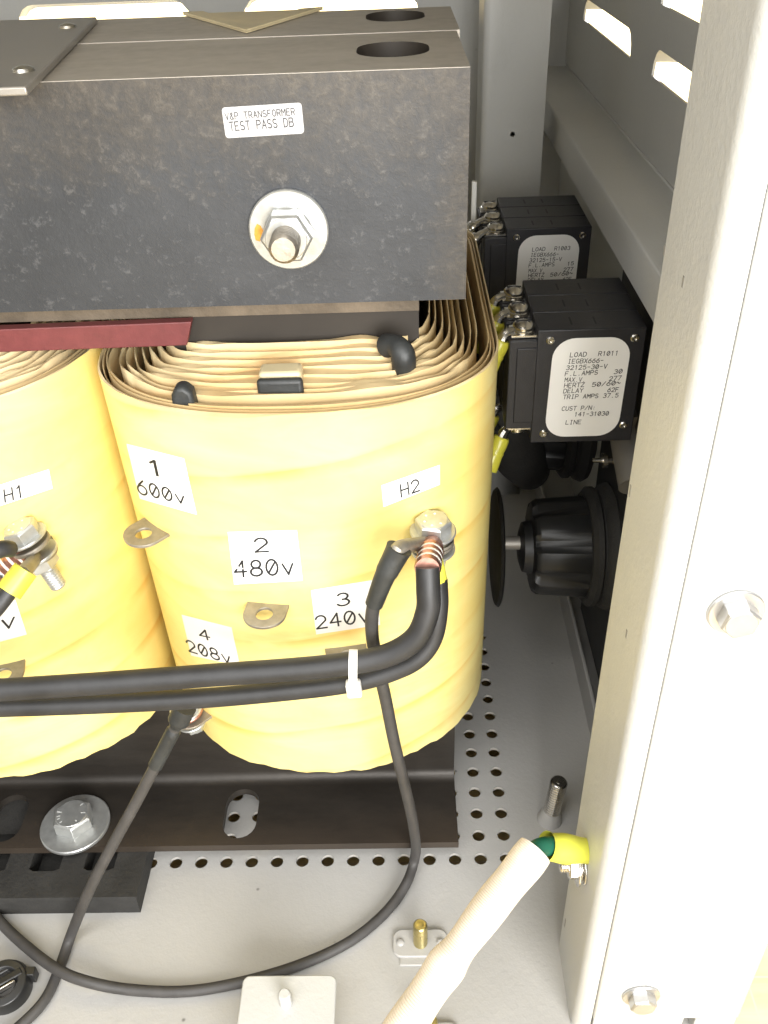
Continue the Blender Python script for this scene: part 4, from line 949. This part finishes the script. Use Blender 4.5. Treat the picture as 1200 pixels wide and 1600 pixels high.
# =================================================================== connectors below the breakers
def connector(c, r, L, label, n=8, stub=True):
    """ribbed black plug body on a double rubber flange, axis towards -X, c = centre on the panel side"""
    t = thing('cable_connector', label, 'connector', c, 'black round connectors'); c = Vector(c); ax = Vector((-1, 0.0, 0.02))
    mb = MB(); mb.lathe(c, ax, [(r * 1.05, -0.2), (r * 1.22, 0.0), (r * 1.28, 0.35), (r * 1.22, 0.75), (r * 1.12, 0.95), (r * 1.12, 1.05), (r * 1.2, 1.2), (r * 1.2, 1.5), (r * 1.1, 1.75), (r * 0.6, 1.8)], 48); mb.to('flange', 'rubber_black', t)
    mb = MB(); k = 48; prof = []
    vs = []; u = Vector((0, 1, 0)); w = Vector((0, 0, 1))
    for h, s in ((1.6, 1.0), (1.75, 1.02), (L - 0.3, 0.96), (L - 0.05, 0.90), (L, 0.82)):
        for i in range(k):
            a = 2 * math.pi * i / k; rib = 0.84 if (i % (k // n)) in (0, 1) and 1.8 < h < L - 0.02 else 1.0
            vs.append(c + ax * h + (u * math.cos(a) + w * math.sin(a)) * r * s * rib)
    m_ = 5; mb.add(vs, [(i * k + j, i * k + (j + 1) % k, (i + 1) * k + (j + 1) % k, (i + 1) * k + j) for i in range(m_ - 1) for j in range(k)] + [tuple(range((m_ - 1) * k, m_ * k))])
    mb.to('body', 'plastic_black', t, 0.05)
    if stub:
        mb = MB(); mb.lathe(c, ax, [(r * 0.55, L - 0.1), (r * 0.5, L + 0.5), (r * 0.3, L + 0.7)], 24); mb.to('hub', 'plastic_black', t)
        mb = MB(); mb.lathe(c + Vector((0, -.2, r * 0.15)), ax, [(0.42, L + 0.5), (0.42, L + 2.0)], 18); mb.to('shaft', 'grey_plate', t)
        mb = MB(); mb.lathe(c, ax, [(r * 1.15, L + 1.9), (r * 1.2, L + 2.0), (r * 1.15, L + 2.15), (r * 0.4, L + 2.25)], 40); mb.to('disc', 'plastic_black', t)
connector((12.35, 43.2, 11.9), 3.05, 4.9, 'nearer black ribbed plug with thick rubber flange below the breakers')
connector((12.1, 52.5, 15.0), 3.0, 5.2, 'farther black round plug in shadow below the breakers', stub=False)
# dark cable boot hanging left of the connectors
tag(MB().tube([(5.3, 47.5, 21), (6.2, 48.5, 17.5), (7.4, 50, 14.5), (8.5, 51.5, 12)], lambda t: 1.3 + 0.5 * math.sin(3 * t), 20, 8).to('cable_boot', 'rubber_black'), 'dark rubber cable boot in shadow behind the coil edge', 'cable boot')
# grey conduit below the breaker with a small screw
a = onX(968, 672, 11.6); b = onX(980, 760, 11.6)
cd_ = thing('conduit', 'grey pipe end below the nearer breaker beside the post', 'conduit', b)
mb = MB(); mb.tube([a + Vector((0.4, 0, 1.5)), a + Vector((.4, 0, 0)), b + Vector((.5, 0, 0))], 0.95, 24, 4); mb.to('pipe', 'grey_plate', cd_)
c = onX(945, 719, 11.2); mb = MB(); mb.lathe(c + Vector((0.6, 0, 0)), (-1, 0, 0), [(0.2, 0), (0.2, 0.5), (0.42, 0.5), (0.42, 0.75), (0.15, 0.76), (0.13, 1.3)], 14); mb.to('screw', 'bright_steel', cd_)
# small white strip seen past the clamp end
a = onY(738, 284, 56); b = onY(733, 326, 56)
tag(MB().box(a.x - 0.02, a.x + 0.28, 56, 56.3, b.z - 3, a.z).to('spacer_strip', 'nylon_white', None, 0.05), 'narrow white strip standing just past the right end of the clamp', 'spacer')
# round black bushing on the floor at the lower left
p = onZ(8, 1538, 0.6); p.z = 0; bs = thing('cable_bushing', 'round black slotted plastic bushing in the floor at lower left', 'bushing', p)
mb = MB(); mb.lathe(p, (0.05, -0.15, 1), [(1.22, 0.0), (1.25, 0.7), (1.12, 1.1), (0.75, 1.15), (0.62, 0.95), (0.0, 0.9)], 36)
mb.box(p.x + 0.75, p.x + 1.45, p.y + 0.25, p.y + 0.7, 0.25, 1.0); mb.to('body', 'plastic_black', bs, 0.04)
M_ = Matrix.Translation((p.x, p.y, 0)) @ Matrix.Rotation(R_(35), 4, 'Z')
mb = MB(); mb.box(-0.75, 0.95, -0.32, 0.1, 0.7, 1.2, M_); mb.box(-0.7, 0.9, 0.32, 0.62, 0.7, 1.12, M_); mb.to('clip', 'plastic_black', bs, 0.08)
mb = MB(); mb.box(-0.7, 0.5, -0.52, -0.42, 0.9, 1.24, M_); mb.to('tab', 'dull_steel', bs, 0.03)
